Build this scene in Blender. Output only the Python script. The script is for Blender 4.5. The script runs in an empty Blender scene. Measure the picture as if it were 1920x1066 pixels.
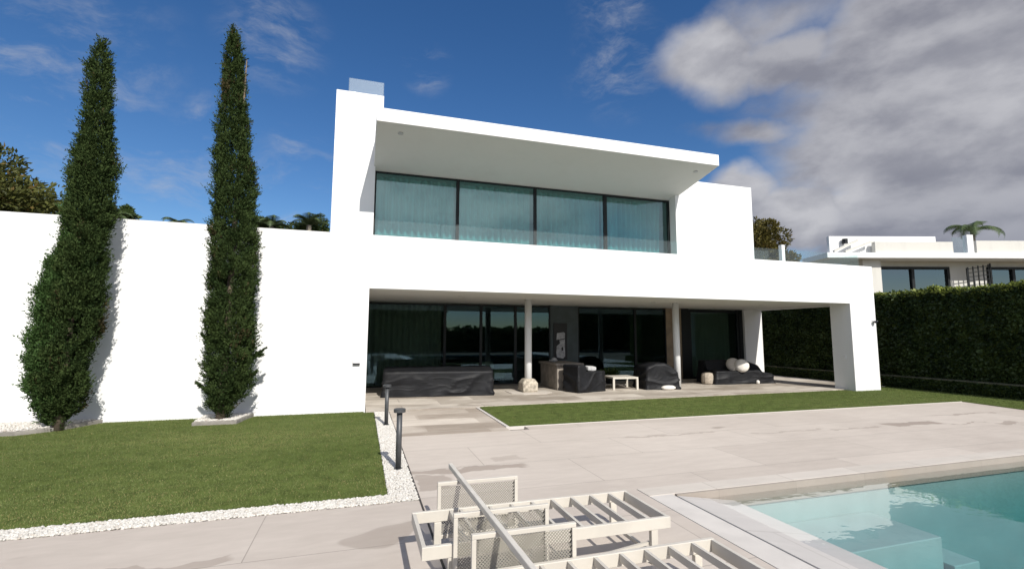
import bpy, bmesh, math, random
import numpy as np
from mathutils import Vector, Matrix, noise
random.seed(7)
rng = np.random.default_rng(11)
S = bpy.context.scene
COL = S.collection
PI = math.pi

# ------------------------------------------------------------------ camera
cam = bpy.data.cameras.new('camera'); camo = bpy.data.objects.new('camera', cam); COL.objects.link(camo)
CR = [(0.9542213756, -0.2990758333, 0.0039002885), (-0.0353158060, -0.0997094620, 0.9943896706), (0.2970090237, 0.9490056212, 0.1057070041)]
m = Matrix.Identity(4)
for i in range(3):
    m[i][0] = CR[0][i]; m[i][1] = CR[1][i]; m[i][2] = -CR[2][i]
m.translation = (0, 0, 1.7)
camo.matrix_world = m
cam.sensor_width = 36; cam.lens = 894.17 / 1920 * 36
cam.clip_start = 0.05; cam.clip_end = 3000
S.camera = camo

# ------------------------------------------------------------------ sun, sky, exposure
SUN_DIR = Vector((-0.20, 1.22, -1.0)).normalized()        # the way the light travels
ELEV = math.asin(-SUN_DIR.z)
sl = bpy.data.lights.new('sun', 'SUN'); so = bpy.data.objects.new('sun', sl); COL.objects.link(so)
sl.energy = 4.6; sl.angle = math.radians(0.5); sl.color = (1.0, 0.955, 0.88)
so.rotation_euler = SUN_DIR.to_track_quat('-Z', 'Y').to_euler(); so.location = (4, -30, 30)
S.view_settings.view_transform = 'Standard'; S.view_settings.look = 'None'
S.view_settings.exposure = 0.30; S.view_settings.gamma = 1
W = bpy.data.worlds.new('World'); S.world = W; W.use_nodes = True


class NT:
    """tiny node helper"""
    def __init__(s, tree): s.t = tree; s.n = tree.nodes; s.l = tree.links
    def node(s, typ, **k):
        n = s.n.new(typ)
        for a, v in k.items(): setattr(n, a, v)
        return n
    def put(s, sock, v):
        if isinstance(v, bpy.types.NodeSocket): s.l.new(v, sock)
        else: sock.default_value = v
    def math(s, op, a, b=0.0, c=None, clamp=False):
        n = s.node('ShaderNodeMath', operation=op, use_clamp=clamp)
        s.put(n.inputs[0], a); s.put(n.inputs[1], b)
        if c is not None: s.put(n.inputs[2], c)
        return n.outputs[0]
    def vmath(s, op, a, b=(0, 0, 0), out=0):
        n = s.node('ShaderNodeVectorMath', operation=op)
        s.put(n.inputs[0], a)
        if op == 'SCALE': s.put(n.inputs['Scale'], b)
        else: s.put(n.inputs[1], b)
        return n.outputs['Value'] if out else n.outputs['Vector']
    def mix(s, f, a, b):
        n = s.node('ShaderNodeMix', data_type='RGBA')
        s.put(n.inputs[0], f); s.put(n.inputs[6], a); s.put(n.inputs[7], b)
        return n.outputs[2]
    def ramp(s, v, lo, hi, a=0.0, b=1.0, smooth=True):
        n = s.node('ShaderNodeMapRange', interpolation_type='SMOOTHSTEP' if smooth else 'LINEAR')
        s.put(n.inputs[0], v); s.put(n.inputs[1], lo); s.put(n.inputs[2], hi); s.put(n.inputs[3], a); s.put(n.inputs[4], b)
        return n.outputs[0]
    def noise(s, vec, scale, detail=4, rough=0.55, dist=0.0):
        n = s.node('ShaderNodeTexNoise')
        s.put(n.inputs['Vector'], vec); n.inputs['Scale'].default_value = scale; n.inputs['Detail'].default_value = detail
        n.inputs['Roughness'].default_value = rough; n.inputs['Distortion'].default_value = dist
        return n.outputs['Fac']
    def scaled(s, vec, sx, sy, sz, loc=(0, 0, 0), rot=(0, 0, 0)):
        n = s.node('ShaderNodeMapping'); s.put(n.inputs[0], vec)
        n.inputs['Scale'].default_value = (sx, sy, sz); n.inputs['Location'].default_value = loc; n.inputs['Rotation'].default_value = rot
        return n.outputs[0]


def build_sky():
    t = NT(W.node_tree); t.n.clear()
    out = t.node('ShaderNodeOutputWorld'); bg = t.node('ShaderNodeBackground'); bg.inputs['Strength'].default_value = 0.085
    t.l.new(bg.outputs[0], out.inputs[0])
    sky = t.node('ShaderNodeTexSky', sky_type='NISHITA'); sky.sun_disc = False
    sky.sun_elevation = ELEV; sky.sun_rotation = math.atan2(-SUN_DIR.x, -SUN_DIR.y)
    sky.air_density = 1.0; sky.dust_density = 0.35; sky.ozone_density = 3.0; sky.altitude = 60
    geo = t.node('ShaderNodeTexCoord'); d = geo.outputs['Generated']
    sep = t.node('ShaderNodeSeparateXYZ'); t.l.new(d, sep.inputs[0])
    # clouds live on the sky itself: banks given by direction, edges broken by noise
    wv = t.vmath('ADD', d, t.vmath('SCALE', t.vmath('SUBTRACT', _ncol(t, d, 4.0, 6), (0.5, 0.5, 0.5)), 0.15))
    def ray(px, py):
        a, b_ = (px - 960) / 894.17, -(py - 533) / 894.17
        return Vector([CR[0][i] * a + CR[1][i] * b_ + CR[2][i] for i in range(3)]).normalized()
    def bank(c, r, squash, op):
        v = t.vmath('MULTIPLY', t.vmath('SUBTRACT', wv, tuple(c)), (1, 1, squash))
        return t.math('MULTIPLY', t.math('SUBTRACT', 1.0, t.math('DIVIDE', t.vmath('LENGTH', v, out=1), r)), op)
    banks = [(ray(1860, 120), .34, 1.0, 1.2), (ray(1930, 360), .34, 1.1, 1.3), (ray(1700, 90), .20, 1.2, 1.0), (ray(1690, 300), .125, 1.2, 1.0), (ray(1640, 390), .17, 2.0, 1.2),
             (ray(1335, 105), .105, 1.25, .9), (ray(1450, 95), .10, 1.4, .8), (ray(1470, 10), .13, 1.8, .6), (ray(1590, 110), .11, 1.4, .8), (ray(1400, 355), .075, 1.2, 1.0), (ray(1500, 390), .11, 1.6, 1.1), (ray(1480, 430), .10, 2.2, 1.0),
             (ray(1430, 245), .13, 4.0, .55), (ray(1540, 225), .10, 2.5, .45),
             (Vector((0.2, -0.9, 0.35)), .42, 1.3, 1), (Vector((-0.6, -0.7, 0.3)), .45, 1.3, 1), (Vector((-0.1, -0.45, 0.9)), .55, 1.0, 1), (Vector((0.75, -0.6, 0.3)), .5, 1.3, 1)]  # last four: unseen banks behind the camera, added to whiten the ambient light
    acc = None
    for c, r, q, op in banks:
        b = bank(c, r, q, op); acc = b if acc is None else t.math('MAXIMUM', acc, b)
    sd = t.scaled(d, 1.0, 1.0, 1.9)
    n1 = t.noise(sd, 5.0, 9, 0.56, 0.1)
    body = t.math('ADD', t.math('MULTIPLY', acc, 1.5), t.math('MULTIPLY', t.math('SUBTRACT', n1, 0.5), 1.5))
    dens = t.math('MULTIPLY', t.ramp(body, -0.06, 0.72), 0.97)
    # thin wisps, stretched along one direction
    wd = t.scaled(wv, 2.2, 4.0, 7.0, rot=(0.3, 0.5, 0.5))
    wn = t.noise(wd, 2.6, 9, 0.66, 0.1)
    wisp_here = None
    for (px, py, r) in [(515, 75, .11), (1160, 125, .12), (800, 130, .06), (1150, 5, .09), (330, 320, .13), (545, 270, .05), (570, 370, .15), (385, 215, .05), (30, 120, .25)]:
        b = t.math('SUBTRACT', 1.0, t.math('DIVIDE', t.vmath('LENGTH', t.vmath('SUBTRACT', d, tuple(ray(px, py))), out=1), r))
        wisp_here = b if wisp_here is None else t.math('MAXIMUM', wisp_here, b)
    wisp = t.math('MULTIPLY', t.ramp(wn, 0.44, 0.82), t.ramp(wisp_here, 0.0, 0.8), clamp=True)
    wisp = t.math('MULTIPLY', wisp, 0.62)
    # cloud tone: soft billows, brighter on their upper sides; the low deck is bluer and darker
    n2 = t.noise(t.vmath('ADD', sd, (0.015, 0.02, -0.055)), 5.0, 8, 0.55, 0.1)
    n1s = t.noise(sd, 5.0, 8, 0.55, 0.1)
    rel = t.ramp(t.math('SUBTRACT', n2, n1s), -0.17, 0.15)
    big = t.noise(t.scaled(d, 1, 1, 2.6), 2.2, 4, 0.5, 0.2)
    tone = t.math('ADD', t.math('MULTIPLY', rel, 0.62), t.math('MULTIPLY', t.ramp(big, 0.36, 0.66), 0.38))
    puff = None                                            # the sunlit heaps standing low beside the house and at the bank's front edge
    for (px, py, r_) in [(1405, 325, .085), (1500, 385, .10), (1290, 100, .10), (1590, 330, .07)]:
        b = t.math('SUBTRACT', 1.0, t.math('DIVIDE', t.vmath('LENGTH', t.vmath('SUBTRACT', wv, tuple(ray(px, py))), out=1), r_))
        puff = b if puff is None else t.math('MAXIMUM', puff, b)
    puff = t.ramp(puff, 0.0, 0.7)
    tone = t.math('ADD', tone, t.math('MULTIPLY', puff, 0.45))
    ccol = t.mix(tone, (2.35, 2.4, 2.85, 1), (5.2, 5.2, 5.5, 1))
    low = t.math('MAXIMUM', t.ramp(sep.outputs[2], 0.04, 0.30), puff)
    ccol = t.mix(low, t.mix(tone, (1.8, 1.9, 2.45, 1), (3.1, 3.2, 3.8, 1)), ccol)
    rear_boost = t.ramp(sep.outputs[1], 0.15, -0.6, 1.0, 3.0)  # extra brightness added to the clouds behind the camera, for fill and reflections
    ccol = t.vmath('SCALE', ccol, rear_boost)
    s2 = t.node('ShaderNodeHueSaturation'); s2.inputs['Saturation'].default_value = 1.26; s2.inputs['Value'].default_value = 1.02; s2.inputs['Hue'].default_value = 0.506
    t.l.new(sky.outputs[0], s2.inputs['Color'])
    c1 = t.mix(wisp, s2.outputs[0], (4.6, 4.8, 5.3, 1))
    c2 = t.mix(dens, c1, ccol)
    t.l.new(c2, bg.inputs['Color'])

def _ncol(t, vec, scale, detail):
    n = t.node('ShaderNodeTexNoise'); t.put(n.inputs['Vector'], vec)
    n.inputs['Scale'].default_value = scale; n.inputs['Detail'].default_value = detail
    return n.outputs['Color']
build_sky()

# ------------------------------------------------------------------ materials
def new_mat(name):
    mt = bpy.data.materials.new(name); mt.use_nodes = True
    t = NT(mt.node_tree); bs = t.n['Principled BSDF']
    return mt, t, bs

def objco(t): return t.node('ShaderNodeTexCoord').outputs['Object']

def bump(t, bs, h, strength, dist=0.01):
    b = t.node('ShaderNodeBump'); b.inputs['Strength'].default_value = strength; b.inputs['Distance'].default_value = dist
    t.put(b.inputs['Height'], h); t.l.new(b.outputs[0], bs.inputs['Normal'])

def plain(name, col, rough=0.6, vary=0.12, scale=6.0, metal=0.0, bmp=0.0, bscale=60, spec=0.5):
    mt, t, bs = new_mat(name)
    co = objco(t)
    n = t.noise(co, scale, 5)
    a = tuple(c * (1 - vary) for c in col) + (1,); b = tuple(min(1, c * (1 + vary)) for c in col) + (1,)
    t.put(bs.inputs['Base Color'], t.mix(t.ramp(n, 0.3, 0.7), a, b))
    bs.inputs['Roughness'].default_value = rough; bs.inputs['Metallic'].default_value = metal
    bs.inputs['Specular IOR Level'].default_value = spec
    if bmp: bump(t, bs, t.noise(co, bscale, 4), bmp)
    return mt

def render_white(name, col=(0.70, 0.705, 0.70), stain=0.07):
    mt, t, bs = new_mat(name); co = objco(t)
    n = t.noise(t.scaled(co, 1.3, 1.3, 0.25), 1.5, 6, 0.6)
    n3 = t.noise(co, 9, 5)
    c = t.mix(t.ramp(n, 0.45, 0.8), col + (1,), tuple(v * (1 - stain) for v in col) + (1,))
    c = t.mix(t.math('MULTIPLY', t.ramp(n3, 0.5, 0.8), 0.25), c, tuple(v * 0.93 for v in col) + (1,))
    t.put(bs.inputs['Base Color'], c); bs.inputs['Roughness'].default_value = 0.85; bs.inputs['Specular IOR Level'].default_value = 0.25
    bump(t, bs, t.noise(co, 45, 4), 0.12, 0.006)
    return mt

def leaf_mat(name, dark, light, other, rough=0.55, trans=0.25, spec=0.25):
    mt, t, bs = new_mat(name)
    a = t.node('ShaderNodeAttribute'); a.attribute_name = 'tint'
    f = a.outputs['Fac']
    c = t.mix(t.ramp(f, 0.0, 0.8, smooth=False), dark + (1,), light + (1,))
    c = t.mix(t.ramp(f, 0.86, 0.98), c, other + (1,))
    t.put(bs.inputs['Base Color'], c); bs.inputs['Roughness'].default_value = rough; bs.inputs['Specular IOR Level'].default_value = spec
    tr = t.node('ShaderNodeBsdfTranslucent'); t.l.new(c, tr.inputs['Color'])
    mx = t.node('ShaderNodeMixShader'); mx.inputs[0].default_value = trans
    t.l.new(bs.outputs[0], mx.inputs[1]); t.l.new(tr.outputs[0], mx.inputs[2])
    t.l.new(mx.outputs[0], t.n['Material Output'].inputs[0])
    return mt

def glass_mat(name, tint, ior, wob=0.0, coat=(0.9, 0.97, 0.97)):
    mt, t, bs = new_mat(name); t.n.remove(bs)
    tr = t.node('ShaderNodeBsdfTransparent'); tr.inputs[0].default_value = tint + (1,)
    gl = t.node('ShaderNodeBsdfGlossy'); gl.inputs['Roughness'].default_value = 0.0; gl.inputs['Color'].default_value = coat + (1,)
    fr = t.node('ShaderNodeFresnel'); fr.inputs[0].default_value = ior
    g = t.node('ShaderNodeNewGeometry')
    f = t.math('MULTIPLY', fr.outputs[0], t.math('SUBTRACT', 1.0, g.outputs['Backfacing']))
    if wob:
        b = t.node('ShaderNodeBump'); b.inputs['Strength'].default_value = wob; b.inputs['Distance'].default_value = 0.02
        t.put(b.inputs['Height'], t.noise(objco(t), 0.7, 2)); t.l.new(b.outputs[0], gl.inputs['Normal'])
    mx = t.node('ShaderNodeMixShader'); t.put(mx.inputs[0], f)
    t.l.new(tr.outputs[0], mx.inputs[1]); t.l.new(gl.outputs[0], mx.inputs[2])
    t.l.new(mx.outputs[0], t.n['Material Output'].inputs[0])
    return mt

def stone_mat(name, base, alt, bw, bh, mortar=0.006, stain=(0.30, 0.25, 0.20), stain_lo=0.60, stain_hi=0.64, stain_amt=0.55, off=0.5, joint=0.55, vary=0.3, sscale=0.55, rough=0.7, loc=(0, 0, 0), marks=()):
    mt, t, bs = new_mat(name); co = objco(t)
    br = t.node('ShaderNodeTexBrick'); t.l.new(t.scaled(co, 1, 1, 1, loc), br.inputs['Vector'])
    br.offset = off; br.inputs['Scale'].default_value = 1.0; br.inputs['Brick Width'].default_value = bw; br.inputs['Row Height'].default_value = bh
    br.inputs['Mortar Size'].default_value = mortar; br.inputs['Mortar Smooth'].default_value = 0.3; br.inputs['Bias'].default_value = 0.0
    br.inputs['Color1'].default_value = (0, 0, 0, 1); br.inputs['Color2'].default_value = (1, 1, 1, 1); br.inputs['Mortar'].default_value = (0.5, 0.5, 0.5, 1)
    tone = t.math('MULTIPLY', br.outputs['Color'], vary)
    grain = t.noise(t.scaled(co, 1.0, 3.5, 1), 2.2, 8, 0.65, 0.4)
    mott = t.noise(co, 0.5, 5, 0.6)
    f = t.math('ADD', tone, t.math('MULTIPLY', t.math('SUBTRACT', t.math('ADD', grain, mott), 1.0), 1.1))
    c = t.mix(t.math('ADD', f, 0.3, clamp=True), base + (1,), alt + (1,))
    # old water marks and dirt, long across the slabs, with an edge of their own
    sn = t.noise(t.scaled(co, 0.8, 1.7, 1, rot=(0, 0, 0.25)), sscale, 3, 0.45, 0.9)
    st = t.ramp(sn, stain_lo, stain_hi)
    c = t.mix(t.math('MULTIPLY', st, stain_amt), c, stain + (1,))
    if marks:                                              # wet patches left on the slabs
        wob = t.vmath('ADD', co, t.vmath('SCALE', t.vmath('SUBTRACT', _ncol(t, co, 2.2, 4), (0.5, 0.5, 0.5)), 0.55))
        mk = None
        for (mx_, my_, hx, hy, am) in marks:
            v = t.vmath('ABSOLUTE', t.vmath('SUBTRACT', wob, (mx_, my_, 0))); v = t.vmath('DIVIDE', v, (hx, hy, 1e3))
            sp = t.node('ShaderNodeSeparateXYZ'); t.l.new(v, sp.inputs[0])
            q = t.math('MULTIPLY', t.ramp(t.math('MAXIMUM', sp.outputs[0], sp.outputs[1]), 1.12, 0.92), am)
            mk = q if mk is None else t.math('MAXIMUM', mk, q)
        c = t.mix(mk, c, stain + (1,))
    speck = t.noise(co, 55, 3)
    c = t.mix(t.math('MULTIPLY', t.ramp(speck, 0.6, 0.75), 0.14), c, tuple(v * 0.6 for v in base) + (1,))
    c = t.mix(t.math('MULTIPLY', br.outputs['Fac'], joint), c, (0.20, 0.175, 0.15, 1))
    t.put(bs.inputs['Base Color'], c)
    t.put(bs.inputs['Roughness'], t.ramp(sn, stain_lo, stain_hi, rough, rough - 0.2))
    bs.inputs['Specular IOR Level'].default_value = 0.3
    h = t.math('SUBTRACT', t.math('MULTIPLY', speck, 0.25), br.outputs['Fac'])
    bump(t, bs, h, 0.25, 0.004)
    return mt

M = {}
M['white'] = render_white('white_render')
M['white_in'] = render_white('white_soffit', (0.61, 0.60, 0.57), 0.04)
M['seam'] = plain('sealant', (0.45, 0.45, 0.45), 0.8)
M['off_white'] = render_white('cream_render', (0.56, 0.55, 0.51), 0.1)
M['frame'] = plain('dark_aluminium', (0.007, 0.009, 0.010), 0.5, 0.1, spec=0.3)
M['pane_up'] = glass_mat('tinted_glass', (0.55, 0.78, 0.785), 2.1, 0.0, (0.72, 0.97, 0.96))
M['pane_low'] = glass_mat('dark_tinted_glass', (0.56, 0.63, 0.58), 1.8, 0.0, (0.50, 0.80, 1.0))
M['pane_far'] = glass_mat('far_window_glass', (0.30, 0.36, 0.38), 2.4, 0.02)
M['clear'] = None
M['clear2'] = glass_mat('clear_glass_top', (0.80, 0.90, 0.90), 1.75)
def sheen_mat(f=0.14):  # clear pane with a pale veil painted in for the reflected sky
    mt, t, bs = new_mat('sky_sheen_glass'); bs.inputs['Base Color'].default_value = (0.62, 0.68, 0.70, 1); bs.inputs['Roughness'].default_value = 0.3
    tr = t.node('ShaderNodeBsdfTransparent'); tr.inputs[0].default_value = (0.9, 0.95, 0.95, 1)
    mx = t.node('ShaderNodeMixShader'); mx.inputs[0].default_value = f
    t.l.new(tr.outputs[0], mx.inputs[1]); t.l.new(bs.outputs[0], mx.inputs[2]); t.l.new(mx.outputs[0], t.n['Material Output'].inputs[0]); return mt
M['clear2'] = sheen_mat(); M['clear'] = sheen_mat(0.035)
M['deck'] = stone_mat('pale_stone_deck', (0.53, 0.474, 0.418), (0.40, 0.35, 0.305), 2.4, 1.05, 0.005, stain=(0.245, 0.20, 0.165), stain_lo=0.665, stain_hi=0.685, stain_amt=0.5, joint=0.65, vary=0.42, sscale=0.42, loc=(-0.4, -6.3, 0),
    marks=((10.4, 6.85, .62, .17, .75), (12.4, 6.35, .35, .10, .6), (11.6, 6.6, .5, .03, .6), (12.9, 7.35, .9, .05, .5), (7.4, 6.9, .8, .04, .4), (8.9, 6.75, .6, .05, .45), (1.3, 6.18, .75, .11, .65), (.85, 5.72, .18, .28, .55), (5.2, 7.28, .9, .04, .45), (2.0, 6.6, .25, .12, .3), (-1.4, 4.25, .5, .08, .5), (-2.2, 3.9, .3, .3, .4), (-3.3, 4.4, .5, .12, .4)))
M['patio'] = stone_mat('patio_stone', (0.60, 0.55, 0.48), (0.27, 0.235, 0.195), 1.9, 0.62, 0.012, stain=(0.27, 0.225, 0.18), stain_lo=0.53, stain_hi=0.60, stain_amt=0.5, joint=0.45, vary=0.6, sscale=0.9)
M['path'] = stone_mat('path_stone', (0.62, 0.56, 0.485), (0.31, 0.262, 0.215), 2.3, 0.62, 0.03, stain=(0.29, 0.24, 0.195), stain_lo=0.54, stain_hi=0.60, stain_amt=0.4, joint=0.0, vary=0.8, sscale=0.8)
M['coping'] = stone_mat('coping_stone', (0.55, 0.505, 0.45), (0.43, 0.39, 0.345), 1.1, 5.0, 0.006, stain_lo=0.62, stain_hi=0.66, stain_amt=0.3, joint=0.5, vary=0.4)
M['chan'] = plain('channel_stone', (0.53, 0.50, 0.465), 0.6, 0.06, 3)
M['gap'] = plain('dark_gap', (0.03, 0.028, 0.025), 0.9)
M['kerb'] = plain('grey_kerb', (0.22, 0.205, 0.18), 0.8, 0.2, 8, bmp=0.2)
M['dark_kerb'] = plain('mossy_kerb', (0.085, 0.085, 0.05), 0.85, 0.3, 6)
M['soil'] = plain('turf_soil', (0.075, 0.10, 0.025), 0.95, 0.3, 5, spec=0.1)
M['earth'] = plain('dry_earth', (0.16, 0.13, 0.09), 0.95, 0.3, 0.3, spec=0.1)
M['pool'] = plain('pool_mosaic', (0.23, 0.325, 0.32), 0.5, 0.06, 2)
M['wet_stone'] = stone_mat('wet_band_stone', (0.30, 0.265, 0.23), (0.24, 0.21, 0.18), 1.1, 5, 0.005, joint=0.4)
M['step'] = plain('pool_step_mosaic', (0.26, 0.335, 0.33), 0.5, 0.08, 2)
M['shelf'] = stone_mat('pool_stone', (0.50, 0.475, 0.45), (0.41, 0.39, 0.37), 0.9, 0.9, 0.006, stain_amt=0.15, joint=0.4)
M['pale_metal'] = plain('cream_powder_coat', (0.50, 0.47, 0.415), 0.45, 0.05, 4)
M['pole'] = plain('cream_pole', (0.54, 0.51, 0.455), 0.5, 0.08, 5)
M['bollard'] = plain('graphite_paint', (0.05, 0.053, 0.056), 0.45, 0.15, 10)
M['cover'] = plain('black_cover_cloth', (0.0055, 0.006, 0.0078), 0.6, 0.3, 5, bmp=0.2, bscale=25, spec=0.3)
M['concrete'] = plain('board_concrete', (0.22, 0.195, 0.165), 0.85, 0.22, 5, bmp=0.3)
M['rough_stone'] = plain('chiselled_stone', (0.36, 0.32, 0.26), 0.9, 0.35, 14, bmp=0.8, bscale=30)
M['pouf'] = plain('woven_beige', (0.36, 0.31, 0.25), 0.9, 0.2, 20, bmp=0.6, bscale=70)
M['cushion'] = plain('cream_cushion', (0.66, 0.63, 0.58), 0.9, 0.06, 5, bmp=0.15)
M['cushion2'] = plain('taupe_cushion', (0.44, 0.40, 0.35), 0.9, 0.06, 5, bmp=0.15)
M['grey_pad'] = plain('grey_pad', (0.42, 0.42, 0.42), 0.9, 0.2, 8)
M['dark_wall'] = plain('slate_grey_wall', (0.05, 0.066, 0.07), 0.7, 0.15, 3)
M['interior'] = plain('interior_wall', (0.20, 0.19, 0.17), 0.9, 0.1, 2)
M['int_floor'] = plain('interior_floor', (0.16, 0.145, 0.125), 0.4, 0.1, 2)
M['tan'] = plain('tan_wood', (0.22, 0.165, 0.11), 0.6, 0.2, 3)
M['art_dark'] = plain('art_dark', (0.02, 0.02, 0.022), 0.7)
M['art_pale'] = plain('art_pale', (0.35, 0.35, 0.36), 0.8, 0.25, 12)
M['bark'] = plain('bark', (0.11, 0.085, 0.06), 0.9, 0.35, 12, bmp=0.6)
M['palm_bark'] = plain('palm_bark', (0.17, 0.15, 0.12), 0.9, 0.3, 12, bmp=0.6)
M['cypress'] = leaf_mat('cypress_leaf', (0.020, 0.036, 0.012), (0.056, 0.082, 0.026), (0.066, 0.054, 0.026), 0.8, 0.10, 0.05)
M['cypress_b'] = leaf_mat('cypress_leaf_fresh', (0.036, 0.070, 0.02), (0.066, 0.122, 0.036), (0.075, 0.12, 0.035), 0.7, 0.2, 0.12)
M['ivy'] = leaf_mat('ivy_leaf', (0.013, 0.027, 0.009), (0.062, 0.092, 0.024), (0.19, 0.225, 0.045), 0.5, 0.15)  # last colour is the sunlit tone painted on the top leaves
M['olive'] = leaf_mat('olive_brown_leaf', (0.06, 0.056, 0.014), (0.135, 0.112, 0.026), (0.15, 0.10, 0.03), 0.6, 0.25)
M['olive_green'] = leaf_mat('olive_green_leaf', (0.045, 0.055, 0.014), (0.11, 0.115, 0.028), (0.14, 0.10, 0.03), 0.6, 0.25)
M['green'] = leaf_mat('green_leaf', (0.03, 0.055, 0.015), (0.075, 0.11, 0.03), (0.11, 0.11, 0.03), 0.55, 0.25)
M['frond'] = leaf_mat('palm_leaf', (0.055, 0.085, 0.035), (0.10, 0.13, 0.055), (0.14, 0.13, 0.06), 0.5, 0.2)
M['grass'] = leaf_mat('grass_blade', (0.088, 0.120, 0.030), (0.155, 0.185, 0.060), (0.24, 0.21, 0.09), 0.6, 0.2)
M['pebble'] = leaf_mat('white_pebble', (0.43, 0.41, 0.37), (0.60, 0.58, 0.54), (0.42, 0.38, 0.33), 0.7, 0.0)
M['lamp_white'] = plain('lamp_white', (0.7, 0.7, 0.7), 0.4)
M['lens'] = plain('lens_dark', (0.02, 0.02, 0.025), 0.15)

def curtain_mat():
    mt, t, bs = new_mat('sheer_curtain')
    df = t.node('ShaderNodeBsdfDiffuse'); tr = t.node('ShaderNodeBsdfTranslucent')
    co = objco(t); n = t.noise(t.scaled(co, 6, 1, 0.15), 3, 3)
    c = t.mix(n, (0.66, 0.68, 0.66, 1), (0.80, 0.81, 0.79, 1))
    t.l.new(c, df.inputs[0]); t.l.new(c, tr.inputs[0])
    mx = t.node('ShaderNodeMixShader'); mx.inputs[0].default_value = 0.35
    t.l.new(df.outputs[0], mx.inputs[1]); t.l.new(tr.outputs[0], mx.inputs[2]); t.l.new(mx.outputs[0], t.n['Material Output'].inputs[0])
    t.n.remove(bs); return mt
M['curtain'] = curtain_mat()

def mesh_fabric():
    mt, t, bs = new_mat('woven_mesh'); co = objco(t)
    bs.inputs['Base Color'].default_value = (0.25, 0.235, 0.20, 1); bs.inputs['Roughness'].default_value = 0.7
    s = t.node('ShaderNodeSeparateXYZ'); t.l.new(co, s.inputs[0])
    a = t.math('ABSOLUTE', t.math('SINE', t.math('MULTIPLY', t.math('ADD', s.outputs[0], s.outputs[2]), 150)))
    b = t.math('ABSOLUTE', t.math('SINE', t.math('MULTIPLY', t.math('SUBTRACT', s.outputs[0], s.outputs[2]), 150)))
    hole = t.math('GREATER_THAN', t.math('MULTIPLY', a, b), 0.36)
    tr = t.node('ShaderNodeBsdfTransparent'); mx = t.node('ShaderNodeMixShader')
    t.put(mx.inputs[0], hole); t.l.new(bs.outputs[0], mx.inputs[1]); t.l.new(tr.outputs[0], mx.inputs[2])
    t.l.new(mx.outputs[0], t.n['Material Output'].inputs[0])
    return mt
M['mesh'] = mesh_fabric()

def water_mat():
    mt, t, bs = new_mat('pool_water'); t.n.remove(bs)
    tr = t.node('ShaderNodeBsdfTransparent'); gl = t.node('ShaderNodeBsdfGlossy'); gl.inputs['Roughness'].default_value = 0.015
    co = objco(t)
    h = t.math('ADD', t.noise(t.scaled(co, 1, 1.6, 1), 2.2, 3, 0.5, 0.4), t.math('MULTIPLY', t.noise(co, 9, 2), 0.12))
    b = t.node('ShaderNodeBump'); b.inputs['Strength'].default_value = 0.07; b.inputs['Distance'].default_value = 0.03
    t.put(b.inputs['Height'], h); t.l.new(b.outputs[0], gl.inputs['Normal'])
    fr = t.node('ShaderNodeFresnel'); fr.inputs[0].default_value = 2.25; t.l.new(b.outputs[0], fr.inputs['Normal'])
    g = t.node('ShaderNodeNewGeometry')
    f = t.math('MULTIPLY', fr.outputs[0], t.math('SUBTRACT', 1.0, g.outputs['Backfacing']))
    mx = t.node('ShaderNodeMixShader'); t.put(mx.inputs[0], f)
    t.l.new(tr.outputs[0], mx.inputs[1]); t.l.new(gl.outputs[0], mx.inputs[2])
    o = t.n['Material Output']; t.l.new(mx.outputs[0], o.inputs['Surface'])
    va = t.node('ShaderNodeVolumeAbsorption'); va.inputs['Color'].default_value = (0.20, 0.72, 0.74, 1); va.inputs['Density'].default_value = 0.40
    t.l.new(va.outputs[0], o.inputs['Volume'])
    return mt
M['water'] = water_mat()

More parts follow.
